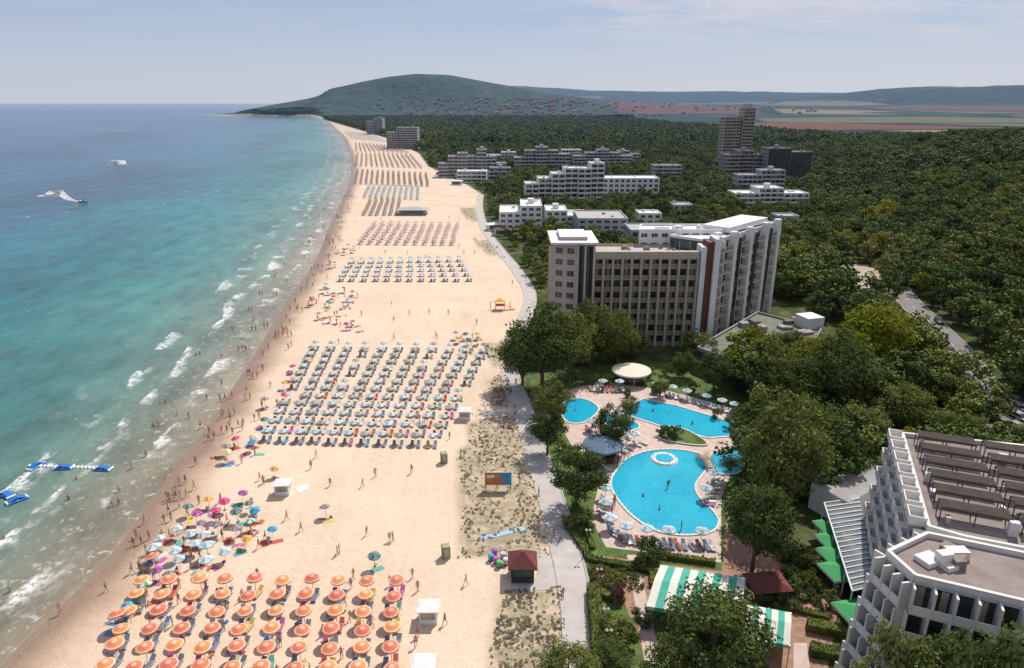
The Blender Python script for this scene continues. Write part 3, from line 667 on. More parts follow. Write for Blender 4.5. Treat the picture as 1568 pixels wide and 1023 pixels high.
def sh(name,px,z,mat,edge=None,em=None,curve=True):
    mb,pl=sheet(name,GP(px),z,mat,edge,6,curve); mb.build(name,[mat,em or mkerb]); return pl
sh('garden_lawn',[(805,575),(900,560),(1050,553),(1140,605),(1135,700),(1105,860),(1190,930),(1260,1060),(930,1060),(905,900),(880,800),(840,700)],.02,mlawn,curve=False)
sh('pool_terrace_paving',[(862,600),(920,583),(975,592),(1020,598),(1135,628),(1140,640),(1130,700),(1105,760),(1104,862),(1020,850),(928,838),(905,795),(915,750),(905,720),(880,690),(862,660)],.04,mpave,curve=False)
sh('terracotta_terrace_paving',[(910,850),(1000,862),(1105,875),(1112,800),(1135,830),(1290,890),(1265,1040),(1200,1045),(1120,960),(990,930),(1005,1000),(985,1000),(955,920),(905,880)],.032,mterr,curve=False)
sh('car_park_dirt',[(1285,402),(1345,415),(1338,440),(1290,436)],.15,mdirt)
sh('car_park_asphalt',[(1480,640),(1568,620),(1640,660),(1600,700),(1520,690)],.1,masph)
sh('service_road',[(1290,600),(1340,595),(1345,690),(1290,700)],.06,masph,curve=False)
sh('garden_path',[(960,850),(975,850),(1010,1000),(1015,1060),(990,1060),(985,1000)],.045,mpave,curve=False)
sh('garden_path',[(1195,905),(1285,915),(1285,922),(1195,912)],.045,mpave,curve=False)
sh('garden_path',[(1215,985),(1235,985),(1245,1060),(1215,1060)],.045,mpave,curve=False)
mpool,nt,b,o=newmat('pool_water'); pos=nd(nt,'ShaderNodeNewGeometry').outputs['Position']
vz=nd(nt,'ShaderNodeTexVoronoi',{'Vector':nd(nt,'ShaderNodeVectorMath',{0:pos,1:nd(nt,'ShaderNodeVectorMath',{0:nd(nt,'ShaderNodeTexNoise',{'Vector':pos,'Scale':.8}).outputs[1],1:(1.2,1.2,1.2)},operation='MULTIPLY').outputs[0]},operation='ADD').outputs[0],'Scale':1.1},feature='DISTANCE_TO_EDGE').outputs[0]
c=mixc(nt,ramp(nt,vz,[(0,.2),(.12,0.0)]),ramp(nt,noise_(nt,pos,.12,3,.5),[(.3,(.007,.30,.46)),(.7,(.025,.40,.53))]),(.12,.55,.66))  # pale cell edges paint caustic light into the water colour
nt.links.new(c,b.inputs['Base Color']); b.inputs['Roughness'].default_value=.08; b.inputs['IOR'].default_value=1.33
nt.links.new(nd(nt,'ShaderNodeBump',{'Height':noise_(nt,pos,2.2,4,.6),'Strength':.35,'Distance':.12}).outputs[0],b.inputs['Normal'])
mcop=M('pool_coping',(.66,.6,.55),.7,.06,1)
P_main=sh('swimming_pool',[(937,738),(945,722),(962,703),(998,691),(1040,690),(1072,697),(1083,708),(1078,722),(1064,742),(1068,760),(1090,783),(1099,800),(1086,815),(1040,819),(1000,810),(965,786),(942,757)],.07,mpool,(.35,.12),mcop)
sh('swimming_pool',[(948,632),(985,612),(1035,622),(1128,650),(1118,668),(1085,671),(1020,655)],.07,mpool,(.35,.12),mcop,False)
sh('swimming_pool',[(860,622),(884,611),(908,618),(915,630),(893,647),(868,645)],.07,mpool,(.35,.12),mcop)
sh('swimming_pool',[(1090,697),(1132,692),(1132,722),(1098,724)],.075,mpool,(.35,.12),mcop)
sh('swimming_pool',[(925,640),(945,636),(978,652),(962,660),(935,655)],.07,mpool,(.35,.12),mcop)
sh('planter_bed',[(1020,655),(1050,660),(1082,680),(1060,682),(1010,672)],.2,mlawn,(.25,.1),mcop)
mb=MB(); x,y=G(1017,704)
for r0,r1,z,mi in ((2.2,2.0,.35,0),(1.55,1.5,.4,1)): mb.cyl(x,y,.06,z,r0+.25,r0,24,0 if mi==0 else 1)
for i in range(6): mb.tube((x+1.9*math.cos(i),y+1.9*math.sin(i),.3),(x+1.9*math.cos(i),y+1.9*math.sin(i),1.0),.05,.05,5,2)
mb.build('whirlpool_island',[mcop,mpool,mmetal])
mb=MB(); a=Vector((*G(1070,700),.15)); b_=Vector((*G(1090,722),.15)); N=14
for i in range(N):
    t=(i+.5)/N; p=a.lerp(b_,t); z=.2+.9*math.sin(math.pi*t); dv=(b_-a).normalized()
    mb.obox((p.x,p.y),(dv.x,dv.y),(-dv.y,dv.x),-.13,.13,-.8,.8,z,z+.08,0)
    for s in (-.8,.8): mb.tube((p.x-dv.y*s,p.y+dv.x*s,z),(p.x-dv.y*s,p.y+dv.x*s,z+.8),.03,.03,4,0)
mb.build('footbridge',[M('bridge_wood',(.36,.24,.15),.8,.15,2)])
mcan=M('canopy_cream',(.66,.60,.50),.8,.05,.5)
def canopy(name,u,v,r,z,mats,n=20,ry=1,hh=1.0,base=True):
    mb=MB(); x,y=G(u,v)
    ring=[(r*math.cos(6.2832*i/n),r*ry*math.sin(6.2832*i/n)) for i in range(n)]
    vs=[(a_,b2,z) for a_,b2 in ring]+[(a_*.35,b2*.35,z+hh*.75) for a_,b2 in ring]+[(0,0,z+hh)]+[(a_,b2,z-.35) for a_,b2 in ring]
    for i in range(n):
        j=(i+1)%n; mb.add([vs[i],vs[j],vs[n+j],vs[n+i]],[(0,1,2,3)],0 if i%2 or len(mats)<4 else 3); mb.add([vs[n+i],vs[n+j],vs[2*n]],[(0,1,2)],0); mb.add([vs[i],vs[j],vs[2*n+1+j],vs[2*n+1+i]],[(0,1,2,3)],0)
    for i in range(0,n,max(1,n//8)): mb.tube((ring[i][0]*.9,ring[i][1]*.9,0),(ring[i][0]*.9,ring[i][1]*.9,z),.08,.08,5,1)
    if base: mb.cyl(0,0,0,1.1,r*.6,r*.6,n,2); mb.cyl(0,0,1.1,1.2,r*.66,r*.66,n,1)
    return mb.build(name,mats,(x,y,0.04))
canopy('cream_oval_canopy',966,584,4.4,2.8,[mcan,mmetal,mdk],24,1.0,.5)
canopy('octagonal_pool_bar',922,703,3.8,3.0,[M('blue_grey_roof',(.12,.18,.25),.7,.1,.6),mdk,mbrown],8,1,1.5)
canopy('round_kiosk_roof',1175,632,4.0,3.0,[M('blue_awning',(.03,.12,.26),.7,.1,.6),mdk,mdk],8,1,.9)

# =================== beach furniture
def umb(name,r,z,m1,m2,n=8,hh=.55,val=.18,ring=None):
    mb=MB(); mb.cyl(0,0,-.1,z+hh,.035,.03,6,1)
    for i in range(n):
        a=6.2832*i/n;b_=6.2832*(i+1)/n; ca,sa,cb,sb=math.cos(a),math.sin(a),math.cos(b_),math.sin(b_)
        k=0 if (i%2==0 or ring is not None) else 2
        q=.82 if ring is not None else .75
        mb.add([(r*ca*q,r*sa*q,z+hh*.22),(r*cb*q,r*sb*q,z+hh*.22),(r*.3*cb,r*.3*sb,z+hh*.78),(r*.3*ca,r*.3*sa,z+hh*.78)],[(0,1,2,3)],k)
        mb.add([(r*ca,r*sa,z),(r*cb,r*sb,z),(r*q*cb,r*q*sb,z+hh*.22),(r*q*ca,r*q*sa,z+hh*.22)],[(0,1,2,3)],2 if ring is not None else k)
        mb.add([(r*.3*ca,r*.3*sa,z+hh*.78),(r*.3*cb,r*.3*sb,z+hh*.78),(0,0,z+hh)],[(0,1,2)],2 if ring is not None else k)
        mb.add([(r*ca,r*sa,z),(r*cb,r*sb,z),(r*1.0*cb,r*1.0*sb,z-val),(r*ca,r*sa,z-val)],[(0,1,2,3)],0 if k==0 else 2)
    return mb.mesh(name,[m1,mmetal,m2])
def C(n,c,**k): return M(n,c,.8,.06,1.5,rand=k.get('rand',.25),hz=True)
mor=C('canvas_orange',(.66,.20,.09)); mwh=C('canvas_white',(.62,.60,.55)); mpe=C('canvas_peach',(.72,.44,.30)); mbl=C('canvas_pale_blue',(.30,.40,.42))
mlb=C('canvas_light_blue',(.25,.45,.55)); mpk=C('canvas_pink',(.62,.22,.21)); mbr=C('canvas_brown',(.27,.18,.14)); mgr=M('canvas_green',(.05,.30,.10),.8,.08,1); mstraw=C('straw',(.38,.29,.19))
U_or=umb('beach_umbrella',1.02,2.0,mor,mpe,10,.4,.16,ring=1); U_wh=umb('beach_umbrella',1.0,2.0,mwh,mbl,8,.45,.15); U_wb=umb('beach_umbrella',1.0,2.0,mbl,mstraw,8,.45,.15); U_wl=umb('beach_umbrella',1.0,2.0,mwh,mlb,8,.45,.15)
pcols=[(.55,.05,.05),(.05,.2,.5),(.70,.45,.05),(.1,.35,.12),(.6,.10,.3),(.05,.4,.45),(.55,.25,.08),(.65,.65,.62),(.12,.08,.3)]
mp1=pal('canvas_private',pcols); mp2=pal('canvas_private_b',pcols[4:]+pcols[:4])
U_pr=umb('beach_umbrella',.85,1.85,mp1,mp2,8,.45,.1)
U_pool=umb('pool_umbrella',1.05,2.1,mlb,mwh,8,.45,.15)
mlg=C('lounger_fabric',(.15,.20,.27)); mlf=M('lounger_frame',(.5,.5,.48),.6,.05,1); mlw=C('lounger_white',(.6,.6,.58)); mpad=pal('towel',[(.5,.08,.06),(.06,.25,.5),(.6,.45,.1),(.55,.55,.52),(.1,.35,.3),(.45,.1,.3)])
def lounger(name,m1):
    mb=MB()
    for x in (-.3,.3): mb.box(x,0,.26,.31,.05,1.9,0,1)
    for x in (-.3,.3):
        for y in (-.8,.6): mb.box(x,y,0,.26,.05,.05,0,1)
    for i in range(7): mb.box(0,-.85+i*.19,.315,.345,.58,.17,0,0)
    mb.add([(-.29,.45,.34),(.29,.45,.34),(.29,1.05,.34+.42),(-.29,1.05,.34+.42),(-.29,.45,.31),(.29,.45,.31),(.29,1.07,.31+.42),(-.29,1.07,.31+.42)],[(0,1,2,3),(4,5,6,7),(0,1,5,4),(2,3,7,6),(0,3,7,4),(1,2,6,5)],0)
    return mb.mesh(name,[m1,mlf])
L_b=lounger('sun_lounger',mlg); L_w=lounger('sun_lounger',mlw); L_t=lounger('sun_lounger',mpad)
mb=MB()
mb.add([(-.45,-.9,.03),(.45,-.9,.03),(.45,.9,.04),(-.45,.9,.03),(-.2,.0,.06)],[(0,1,4),(1,2,4),(2,3,4),(3,0,4)],0); TOW=mb.mesh('beach_towel',[mpad])
mb=MB()
mb.prism([(-.22,-.13),(.22,-.13),(.22,.13),(-.22,.13)],0,.28,0); mb.tube((-.18,0,.28),(0,0,.5),.02,.02,4,0); mb.tube((.18,0,.28),(0,0,.5),.02,.02,4,0); BAG=mb.mesh('beach_bag',[mp1])
mskin=pal('skin',[(.42,.23,.15),(.5,.3,.2),(.33,.17,.10),(.46,.26,.17)],.6); mhair=pal('hair',[(.03,.02,.015),(.08,.05,.03),(.2,.13,.06),(.02,.015,.01)],.7); msuit=pal('swimwear',[(.03,.04,.12),(.5,.04,.04),(.02,.02,.02),(.05,.3,.4),(.6,.5,.1),(.5,.1,.3),(.6,.6,.6)])
def person(name,pose,dress=False):
    J={'pel':(0,0,.95,.13,.10),'sp':(0,.01,1.12,.12,.09),'ch':(0,0,1.32,.15,.10),'nk':(0,.0,1.48,.055,.055),'hd':(0,-.015,1.58,.085,.095),'ht':(0,0,1.70,.07,.08),
       'sl':(-.19,0,1.42,.055,.055),'sr':(.19,0,1.42,.055,.055),'hl':(-.09,0,.88,.09,.09),'hr':(.09,0,.88,.09,.09)}
    if pose=='walk': J.update(el=(-.25,.10,1.16,.04,.04),wl=(-.25,.0,.93,.03,.03),fl=(-.25,-.04,.84,.035,.02),er=(.25,-.12,1.17,.04,.04),wr=(.23,-.25,.97,.03,.03),fr=(.23,-.30,.90,.035,.02),
        kl=(-.10,-.22,.50,.06,.06),al=(-.10,-.25,.09,.04,.04),tl=(-.10,-.42,.035,.04,.03),kr=(.10,.05,.48,.06,.06),ar=(.10,.33,.14,.04,.04),tr=(.10,.24,.03,.04,.03))
    else: J.update(el=(-.26,.03,1.16,.04,.04),wl=(-.27,-.06,.92,.03,.03),fl=(-.27,-.09,.82,.035,.02),er=(.27,.02,1.16,.04,.04),wr=(.22,-.16,1.02,.03,.03),fr=(.17,-.2,.96,.035,.02),
        kl=(-.11,-.02,.48,.06,.06),al=(-.12,.02,.08,.04,.04),tl=(-.13,-.15,.03,.04,.03),kr=(.11,-.02,.48,.06,.06),ar=(.13,.02,.08,.04,.04),tr=(.14,-.15,.03,.04,.03))
    E=[('pel','sp'),('sp','ch'),('ch','nk'),('nk','hd'),('hd','ht'),('ch','sl'),('sl','el'),('el','wl'),('wl','fl'),('ch','sr'),('sr','er'),('er','wr'),('wr','fr'),('pel','hl'),('hl','kl'),('kl','al'),('al','tl'),('pel','hr'),('hr','kr'),('kr','ar'),('ar','tr')]
    ks=list(J); me=bpy.data.meshes.new('t'); me.from_pydata([J[k][:3] for k in ks],[(ks.index(a),ks.index(b_)) for a,b_ in E],[])
    o=bpy.data.objects.new('t',me); COL.objects.link(o); md=o.modifiers.new('s','SKIN'); 
    for i,k in enumerate(ks): me.skin_vertices[0].data[i].radius=J[k][3:5]; me.skin_vertices[0].data[i].use_root=(k=='pel')
    o.modifiers.new('u','SUBSURF').levels=1
    dg=bpy.context.evaluated_depsgraph_get(); m2=bpy.data.meshes.new_from_object(o.evaluated_get(dg)); bpy.data.objects.remove(o)
    m2.name=name; m2.materials.clear()
    for q in (mskin,msuit,mhair): m2.materials.append(q)
    for p in m2.polygons:
        c=p.center; p.use_smooth=True; r_=abs(c.x)
        if c.z>1.64 or (c.z>1.54 and c.y>.03): p.material_index=2
        elif (.72 if dress else .76)<c.z<(1.0) and r_<.2: p.material_index=1
        elif dress and 1.22<c.z<1.36 and r_<.17: p.material_index=1
        else: p.material_index=0
    if pose=='lie':
        for v in m2.vertices:
            x,y,z=v.co; v.co=(x,z-.9,.1-y)
    return m2
PS=[person('person','stand'),person('person','walk'),person('person','stand',True),person('person','walk',True)]; PLY=[person('sunbather','lie'),person('sunbather','lie',True)]
def pers(x,y,z=0): inst('person',random.choice(PS),(x,y,z),random.uniform(0,6.28),random.uniform(.92,1.06))
def quad(corners,nc,nr,jit=.15):
    q=[np.array(G(*c)) for c in corners]; out=[]
    for r_ in range(nr):
        for c in range(nc):
            s=c/(nc-1);t=r_/(nr-1); p=(q[0]*(1-s)+q[1]*s)*(1-t)+(q[2]*(1-s)+q[3]*s)*t
            out.append((p[0]+random.uniform(-jit,jit),p[1]+random.uniform(-jit,jit),r_,c))
    return out
# orange field
for x,y,r_,c in quad([(222,905),(606,908),(165,1040),(600,1044)],10,6,.22):
    inst('beach_umbrella',U_or,(x,y,0),random.uniform(0,6),random.uniform(.94,1.05)).rotation_euler[0]=random.uniform(-.08,.08)
    for s in (-.55,.55):
        if random.random()<.85: inst('sun_lounger',random.choice([L_t,L_b,L_b]),(x+s*1.1,y-.9+random.uniform(-.4,.4),0),random.uniform(-.25,.25))
    if random.random()<.6: inst('sunbather',random.choice(PLY),(x+random.choice([-.6,.6]),y-.9,.36),random.uniform(-.2,.2))
    if random.random()<.5: inst('beach_bag',BAG,(x+random.uniform(-1,1),y+random.uniform(-1.6,1),0),random.uniform(0,3))
    if random.random()<.4: pers(x+random.uniform(-1.6,1.6),y+random.uniform(-1.6,1.6))
# white / blue field
for x,y,r_,c in quad([(484,534),(742,538),(410,672),(662,680)],11,13,.18):
    if random.random()<.03: continue
    inst('beach_umbrella',random.choice([U_wh,U_wh,U_wb,U_wl]),(x,y,0),random.uniform(0,.4),random.uniform(.90,1.02))
    for s in (-.6,.6): inst('sun_lounger',random.choice([L_b,L_b,L_t,L_b]),(x+s*1.1,y-1.1,0),random.uniform(-.12,.12))
    if random.random()<.4: inst('sunbather',random.choice(PLY),(x+random.choice([-.66,.66]),y-1.1,.36),random.uniform(-.1,.1))
    if random.random()<.14: pers(x+random.uniform(-1.5,1.5),y-2)
def cluster(poly,n,meshes,sc=1):
    p=GP(poly); xs_=[q[0] for q in p]; ys_=[q[1] for q in p]; k=0;done=[]; tries=0
    while k<n and tries<4000:
        tries+=1
        x=random.uniform(min(xs_),max(xs_));y=random.uniform(min(ys_),max(ys_))
        if not inpoly(np.array([x]),np.array([y]),p)[0] or any((x-a)**2+(y-b_)**2<5.5 for a,b_ in done): continue
        done.append((x,y)); k+=1
        o=inst('beach_umbrella',random.choice(meshes),(x,y,0),random.uniform(0,6),random.uniform(.85,1.1)*sc); o.rotation_euler[0]=random.uniform(-.2,.2);o.rotation_euler[1]=random.uniform(-.2,.2)
        for _ in range(random.choice([1,2,2])):
            a=x+random.uniform(-1.6,1.2);b_=y-random.uniform(.3,1.8); inst('beach_towel',TOW,(a,b_,0),random.uniform(0,3))
            if random.random()<.6: inst('sunbather',random.choice(PLY),(a,b_,.07),random.uniform(0,6))
        inst('beach_bag',BAG,(x+random.uniform(-1,1),y+random.uniform(-1,1),0),random.uniform(0,3))
        if random.random()<.5: pers(x+random.uniform(-2,2),y+random.uniform(-2,2))
cluster([(285,775),(380,765),(430,815),(400,850),(345,830),(280,808)],15,[U_pr])
cluster([(245,828),(300,818),(360,855),(330,878),(240,868)],12,[U_wh,U_wl,U_wh,U_wl])
cluster([(215,885),(250,860),(270,895),(195,955),(180,975)],6,[U_or,U_pr])
cluster([(462,470),(500,440),(548,450),(552,515),(480,500)],22,[U_pr])
cluster([(335,690),(410,672),(400,705),(345,710)],5,[U_pr]); cluster([(400,720),(440,725),(430,735),(400,735)],1,[U_pr]); cluster([(435,560),(480,540),(410,660),(395,650)],6,[U_pr])
cluster([(520,380),(550,360),(545,400),(500,415)],8,[U_pr]); cluster([(565,868),(575,868),(580,880),(565,880)],1,[U_pr]); cluster([(690,520),(745,518),(740,530),(690,530)],6,[U_pr]); cluster([(495,785),(505,785),(505,800),(495,800)],1,[U_pr])
def field(name,corners,nc,nr,m1,m2,lm,jit=.3,r=1.1):
    me=umb('u',r,2.0,m1,m2,8,.5,.2); ql=quad(corners,nc,nr,jit)
    repl(name,me,[(x,y,0,random.random(),1) for x,y,_,_ in ql]); repl('sun_lounger_rows',lm,[(x+s,y-1,0,0,1.05) for x,y,_,_ in ql for s in (-.6,.6)])
field('beach_umbrella_field',[(540,403),(702,400),(522,430),(718,430)],12,5,mlb,mwh,L_b)
field('beach_umbrella_field',[(575,345),(700,347),(553,374),(692,375)],11,9,mpk,mwh,L_w)
field('beach_umbrella_field',[(568,308),(612,308),(558,330),(608,330)],6,9,mbr,mstraw,L_b)
field('beach_umbrella_field',[(566,287),(640,289),(558,303),(640,306)],10,9,mlb,mwh,L_w)
field('beach_umbrella_field',[(548,262),(652,268),(544,282),(655,286)],14,12,mbr,mstraw,L_b)
field('beach_umbrella_field',[(548,236),(628,238),(545,255),(645,258)],13,16,mbr,mpe,L_b)
field('beach_umbrella_field',[(545,220),(605,225),(546,232),(625,235)],12,14,mpk,mstraw,L_b)
field('beach_umbrella_field',[(528,202),(570,206),(540,214),(592,218)],12,16,mwh,mlb,L_w)
# people at the water and on the sand
for _ in range(165):
    y=66*math.exp(random.random()**.75*2.0); x=float(xs(y)); o_=random.choice([random.gauss(1.5,2),random.gauss(-7,7),random.gauss(3,2)])
    pers(x+o_,y,-min(max(-o_-1,0)*.06,.95))
    if random.random()<.3: pers(x+o_+.8,y+.5,-min(max(-o_-1,0)*.06,.95))
for _ in range(75):
    y=64*math.exp(random.random()*1.8); x=random.uniform(float(xs(y))+5,float(xb(y))-3); pers(x,y)
for u,v in [(848,822),(860,825),(862,915),(825,760),(815,660),(790,590),(770,612),(706,700),(517,850),(562,820),(520,846),(556,745),(575,730),(398,735),(404,742),(1043,812),(1026,850),(1077,850),(1022,748),(800,400),(805,430),(775,380),(600,468),(640,975),(640,905),(637,990)]:
    pers(*G(u,v))
for u,v in [(985,760),(1025,740),(1010,780),(1000,630),(1060,650),(880,630)]: x,y=G(u,v); pers(x,y,-.9)
def poolside(pts,n,rot):
    c=cat(GP(pts),8); 
    for i in range(n):
        t=i/(n-1)*(len(c)-1); k=int(min(t,len(c)-2)); p=np.array(c[k])*(1-(t-k))+np.array(c[k+1])*(t-k)
        inst('sun_lounger',random.choice([L_w,L_w,L_b,L_t]),(p[0],p[1],.045),rot+random.uniform(-.15,.15))
        if i%4==1: inst('pool_umbrella',U_pool,(p[0]+random.uniform(-.6,.6),p[1]+1.1,.04),random.random())
        if random.random()<.25: inst('sunbather',random.choice(PLY),(p[0],p[1],.40),rot)
        if random.random()<.12: pers(p[0]+1,p[1]-1.2,.04)
poolside([(935,815),(960,830),(1000,835),(1040,838),(1090,840)],20,.2); poolside([(930,765),(925,785),(932,800)],8,1.3)
poolside([(1000,603),(1040,612),(1090,625),(1128,636)],22,.1); poolside([(1085,775),(1095,750),(1100,735)],9,1.6); poolside([(955,600),(930,600),(905,598)],9,0); poolside([(985,680),(960,690),(940,705),(925,730)],8,.8); poolside([(900,660),(925,672),(960,672)],7,.4)
def sqpar(u,v,m_,r=1.9,rot=.2):
    mb=MB(); mb.cyl(0,0,0,3.0,.05,.05,6,1)
    for i in range(4):
        a=math.pi/4+i*math.pi/2;b_=a+math.pi/2; R=r*1.414
        mb.add([(R*math.cos(a),R*math.sin(a),2.4),(R*math.cos(b_),R*math.sin(b_),2.4),(0,0,3.1)],[(0,1,2)],0)
        mb.add([(R*math.cos(a),R*math.sin(a),2.4),(R*math.cos(b_),R*math.sin(b_),2.4),(R*math.cos(b_),R*math.sin(b_),2.1),(R*math.cos(a),R*math.sin(a),2.1)],[(0,1,2,3)],2)
    x,y=G(u,v); mb.build('cafe_parasol',[m_,mmetal,mwh],(x,y,0),rot)
    for k in range(3): 
        mt=MB(); mt.cyl(0,0,.7,.75,.45,.45,10,0); mt.cyl(0,0,0,.7,.05,.05,6,0); mt.box(.7,0,.4,.45,.4,.4,0,1); mt.box(.88,0,.45,.9,.05,.4,0,1); mt.box(-.7,0,.4,.45,.4,.4,0,1); mt.box(-.88,0,.45,.9,.05,.4,0,1)
        mt.build('cafe_table',[mwh,mdk],(x+random.uniform(-1.5,1.5),y+random.uniform(-1.5,1.5),.04),random.random()*3)
for u,v in [(1270,828),(1273,850),(1276,872),(1280,897),(1304,960)]: sqpar(u,v,mgr)
mstg=M('awning_green',(.06,.36,.27),.8,.06,1); mstw=M('awning_white',(.66,.64,.54),.8,.06,1)
def awning(c,n,z=3.4):
    tl,tr,br,bl=[np.array(G(u,v,z)) for u,v in c]; mb=MB()
    for i in range(n):
        s0=i/n;s1=(i+1)/n; a=tl+(tr-tl)*s0;b_=tl+(tr-tl)*s1;cc=bl+(br-bl)*s1;dd=bl+(br-bl)*s0
        ma=(a+dd)/2;mc=(b_+cc)/2
        mb.add([(*a,z-.3),(*b_,z-.3),(*mc,z+.5),(*ma,z+.5)],[(0,1,2,3)],i%2); mb.add([(*ma,z+.5),(*mc,z+.5),(*cc,z-.3),(*dd,z-.3)],[(0,1,2,3)],i%2)
        mb.add([(*dd,z-.3),(*cc,z-.3),(*cc,z-.8),(*dd,z-.8)],[(0,1,2,3)],i%2); mb.add([(*a,z-.3),(*b_,z-.3),(*b_,z-.8),(*a,z-.8)],[(0,1,2,3)],i%2)
    for p in (tl,tr,br,bl,(tl+tr)/2,(bl+br)/2): mb.tube((*p,0),(*p,z-.3),.07,.07,5,2)
    mb.build('striped_awning',[mstw,mstg,mmetal])
awning([(1012,862),(1142,882),(1134,948),(990,925)],11); awning([(1144,922),(1212,935),(1210,985),(1138,972)],7)
def hut(name,u,v,w_,d_,h,mats,rot=0,rh=1.2,ov=.5,z=0):
    mb=MB(); x,y=G(u,v); mb.box(0,0,0,h,w_,d_,0,0)
    mb.box(0,-d_/2-.02,.9,h-.3,w_*.8,.06,0,2); mb.box(0,-d_/2-.2,.85,.92,w_*.86,.45,0,3); mb.box(-w_/2-.02,0,.1,2.1,.05,.8,0,2); mb.box(w_/2+.02,0,1,h-.4,.05,d_*.5,0,2)
    W=w_/2+ov;D_=d_/2+ov; q=.12
    vs=[(-W,-D_,h),(W,-D_,h),(W,D_,h),(-W,D_,h),(-W*q,-D_*q,h+rh),(W*q,-D_*q,h+rh),(W*q,D_*q,h+rh),(-W*q,D_*q,h+rh)]
    mb.add(vs,[(0,1,5,4),(1,2,6,5),(2,3,7,6),(3,0,4,7),(4,5,6,7)],1)
    mb.add([(-W,-D_,h-.12),(W,-D_,h-.12),(W,D_,h-.12),(-W,D_,h-.12)]+vs[:4],[(0,1,5,4),(1,2,6,5),(2,3,7,6),(3,0,4,7),(0,3,2,1)],3)
    return mb.build(name,mats,(x,y,z),rot)
mtl=M('kiosk_teal',(.05,.12,.10),.5,.1,1)
hut('red_roof_kiosk',800,882,3.0,3.0,2.4,[mdk,mred,mtl,mdk],.0,1.5,.45,.1)
sh('kiosk_paving',[(782,890),(782,905),(855,903),(852,850),(842,845),(822,850),(822,885)],.035,mconc,curve=False)
sh('blue_boardwalk',[(736,822),(738,828),(806,812),(803,806)],.06,M('blue_deck',(.30,.48,.60),.8,.1,2),curve=False)
sh('beach_boardwalk',[(735,632),(790,630),(790,635),(735,637)],.03,mconc,curve=False)
for u,v,c_ in [(752,858,(.05,.3,.5)),(760,862,(.5,.1,.35)),(770,855,(.5,.5,.5)),(765,868,(.1,.45,.15)),(775,864,(.6,.6,.55)),(757,850,(.3,.1,.4))]:
    mb=MB(); mb.cyl(0,0,0,.9,.35,.42,10,0); mb.cyl(0,0,.9,1.0,.46,.3,10,0); mb.cyl(0,0,0,.12,.4,.4,10,1); mb.build('beach_toy_bin',[M('plastic',c_,.4,.1,1),mdk],(*G(u,v),0))
for u,v,r_ in [(434,755,.1),(712,641,0),(657,948,0),(650,1035,0)]:
    hut('white_beach_cabin',u,v,2.2,2.0,2.0,[mw,mroofw,mcurt,mw],r_,.3,.2)
hut('beach_bar_pavilion',633,328,15,8,3,[mgrey,mroof,mglass,mw],0,1.2,1.5)
for u,v in [(700,283),(675,268),(770,360),(758,352),(705,272)]: hut('promenade_shop',u,v,8,5,3,[mw,random.choice([mroofw,mred]),mglass,mw],random.uniform(-.3,.3),.8,.4)
sh('towel_mat',[(452,748),(470,740),(474,748),(458,756)],.05,mwh,curve=False)
mb=MB(); mb.box(0,0,.9,3.3,4.4,.15,0,0); mb.box(-.9,-.09,1.0,3.2,2.4,.04,0,1); mb.box(1.2,-.09,1.0,3.2,1.8,.04,0,2); mb.box(.3,-.12,1.3,2.4,1.2,.03,0,3); mb.box(-1.2,-.12,2.3,2.8,1.3,.03,0,4)
for x in (-2.0,2.0): mb.tube((x,0,0),(x,0,3.4),.07,.07,6,5); mb.tube((x,1.2,0),(x,.1,2.2),.05,.05,6,5)
mb.build('billboard',[mw,M('poster_orange',(.6,.2,.05),.6,.3,1),M('poster_blue',(.04,.3,.5),.6,.3,1),M('poster_skin',(.45,.2,.15),.6,.3,2),mpaint,mdk],(*G(763,750),0))
for u,v in [(680,708),(683,853)]:
    mb=MB(); mb.box(0,0,.15,1.9,1.0,1.0,0,0); mb.box(0,-.52,.3,1.7,.7,.03,0,1)
    for x in(-.5,.5):
        for y in(-.5,.5): mb.box(x,y,0,2.0,.07,.07,0,2)
    mb.build('changing_booth',[M('booth_green',(.30,.33,.18),.8,.15,1),mcream,mdk],(*G(u,v),0),.3)
def lamp(x,y):
    mb=MB(); mb.cyl(0,0,0,.4,.12,.09,8,0); mb.cyl(0,0,.4,4,.05,.04,8,0); mb.tube((0,0,3.9),(.5,0,4.1),.03,.03,5,0)
    for s in (0,.5): mb.cyl(s,0,3.95,4.1,.1,.2,8,1); mb.cyl(s,0,4.1,4.3,.2,.05,8,1)
    mb.build('street_lamp',[mdk,mpaint],(x,y,0))
for i in range(4,len(promc)-20,5): x,y=promc[i]; lamp(x+2.6,y)
for i in range(6,70,9):
    x,y=promc[i]; mb=MB()
    for k in range(3): mb.box(0,-.2+k*.18,.42,.46,1.6,.14,0,0)
    for k in range(2): mb.box(0,.3,.55+k*.2,.7+k*.2,1.6,.04,0,0)
    for s in(-.65,.65): mb.box(s,0,0,.42,.08,.5,0,1); mb.box(s,.33,.0,.9,.08,.05,0,1)
    mb.build('park_bench',[M('bench_wood',(.25,.15,.08),.8,.15,3),mmetal],(x+2.7,y,0),math.pi/2)
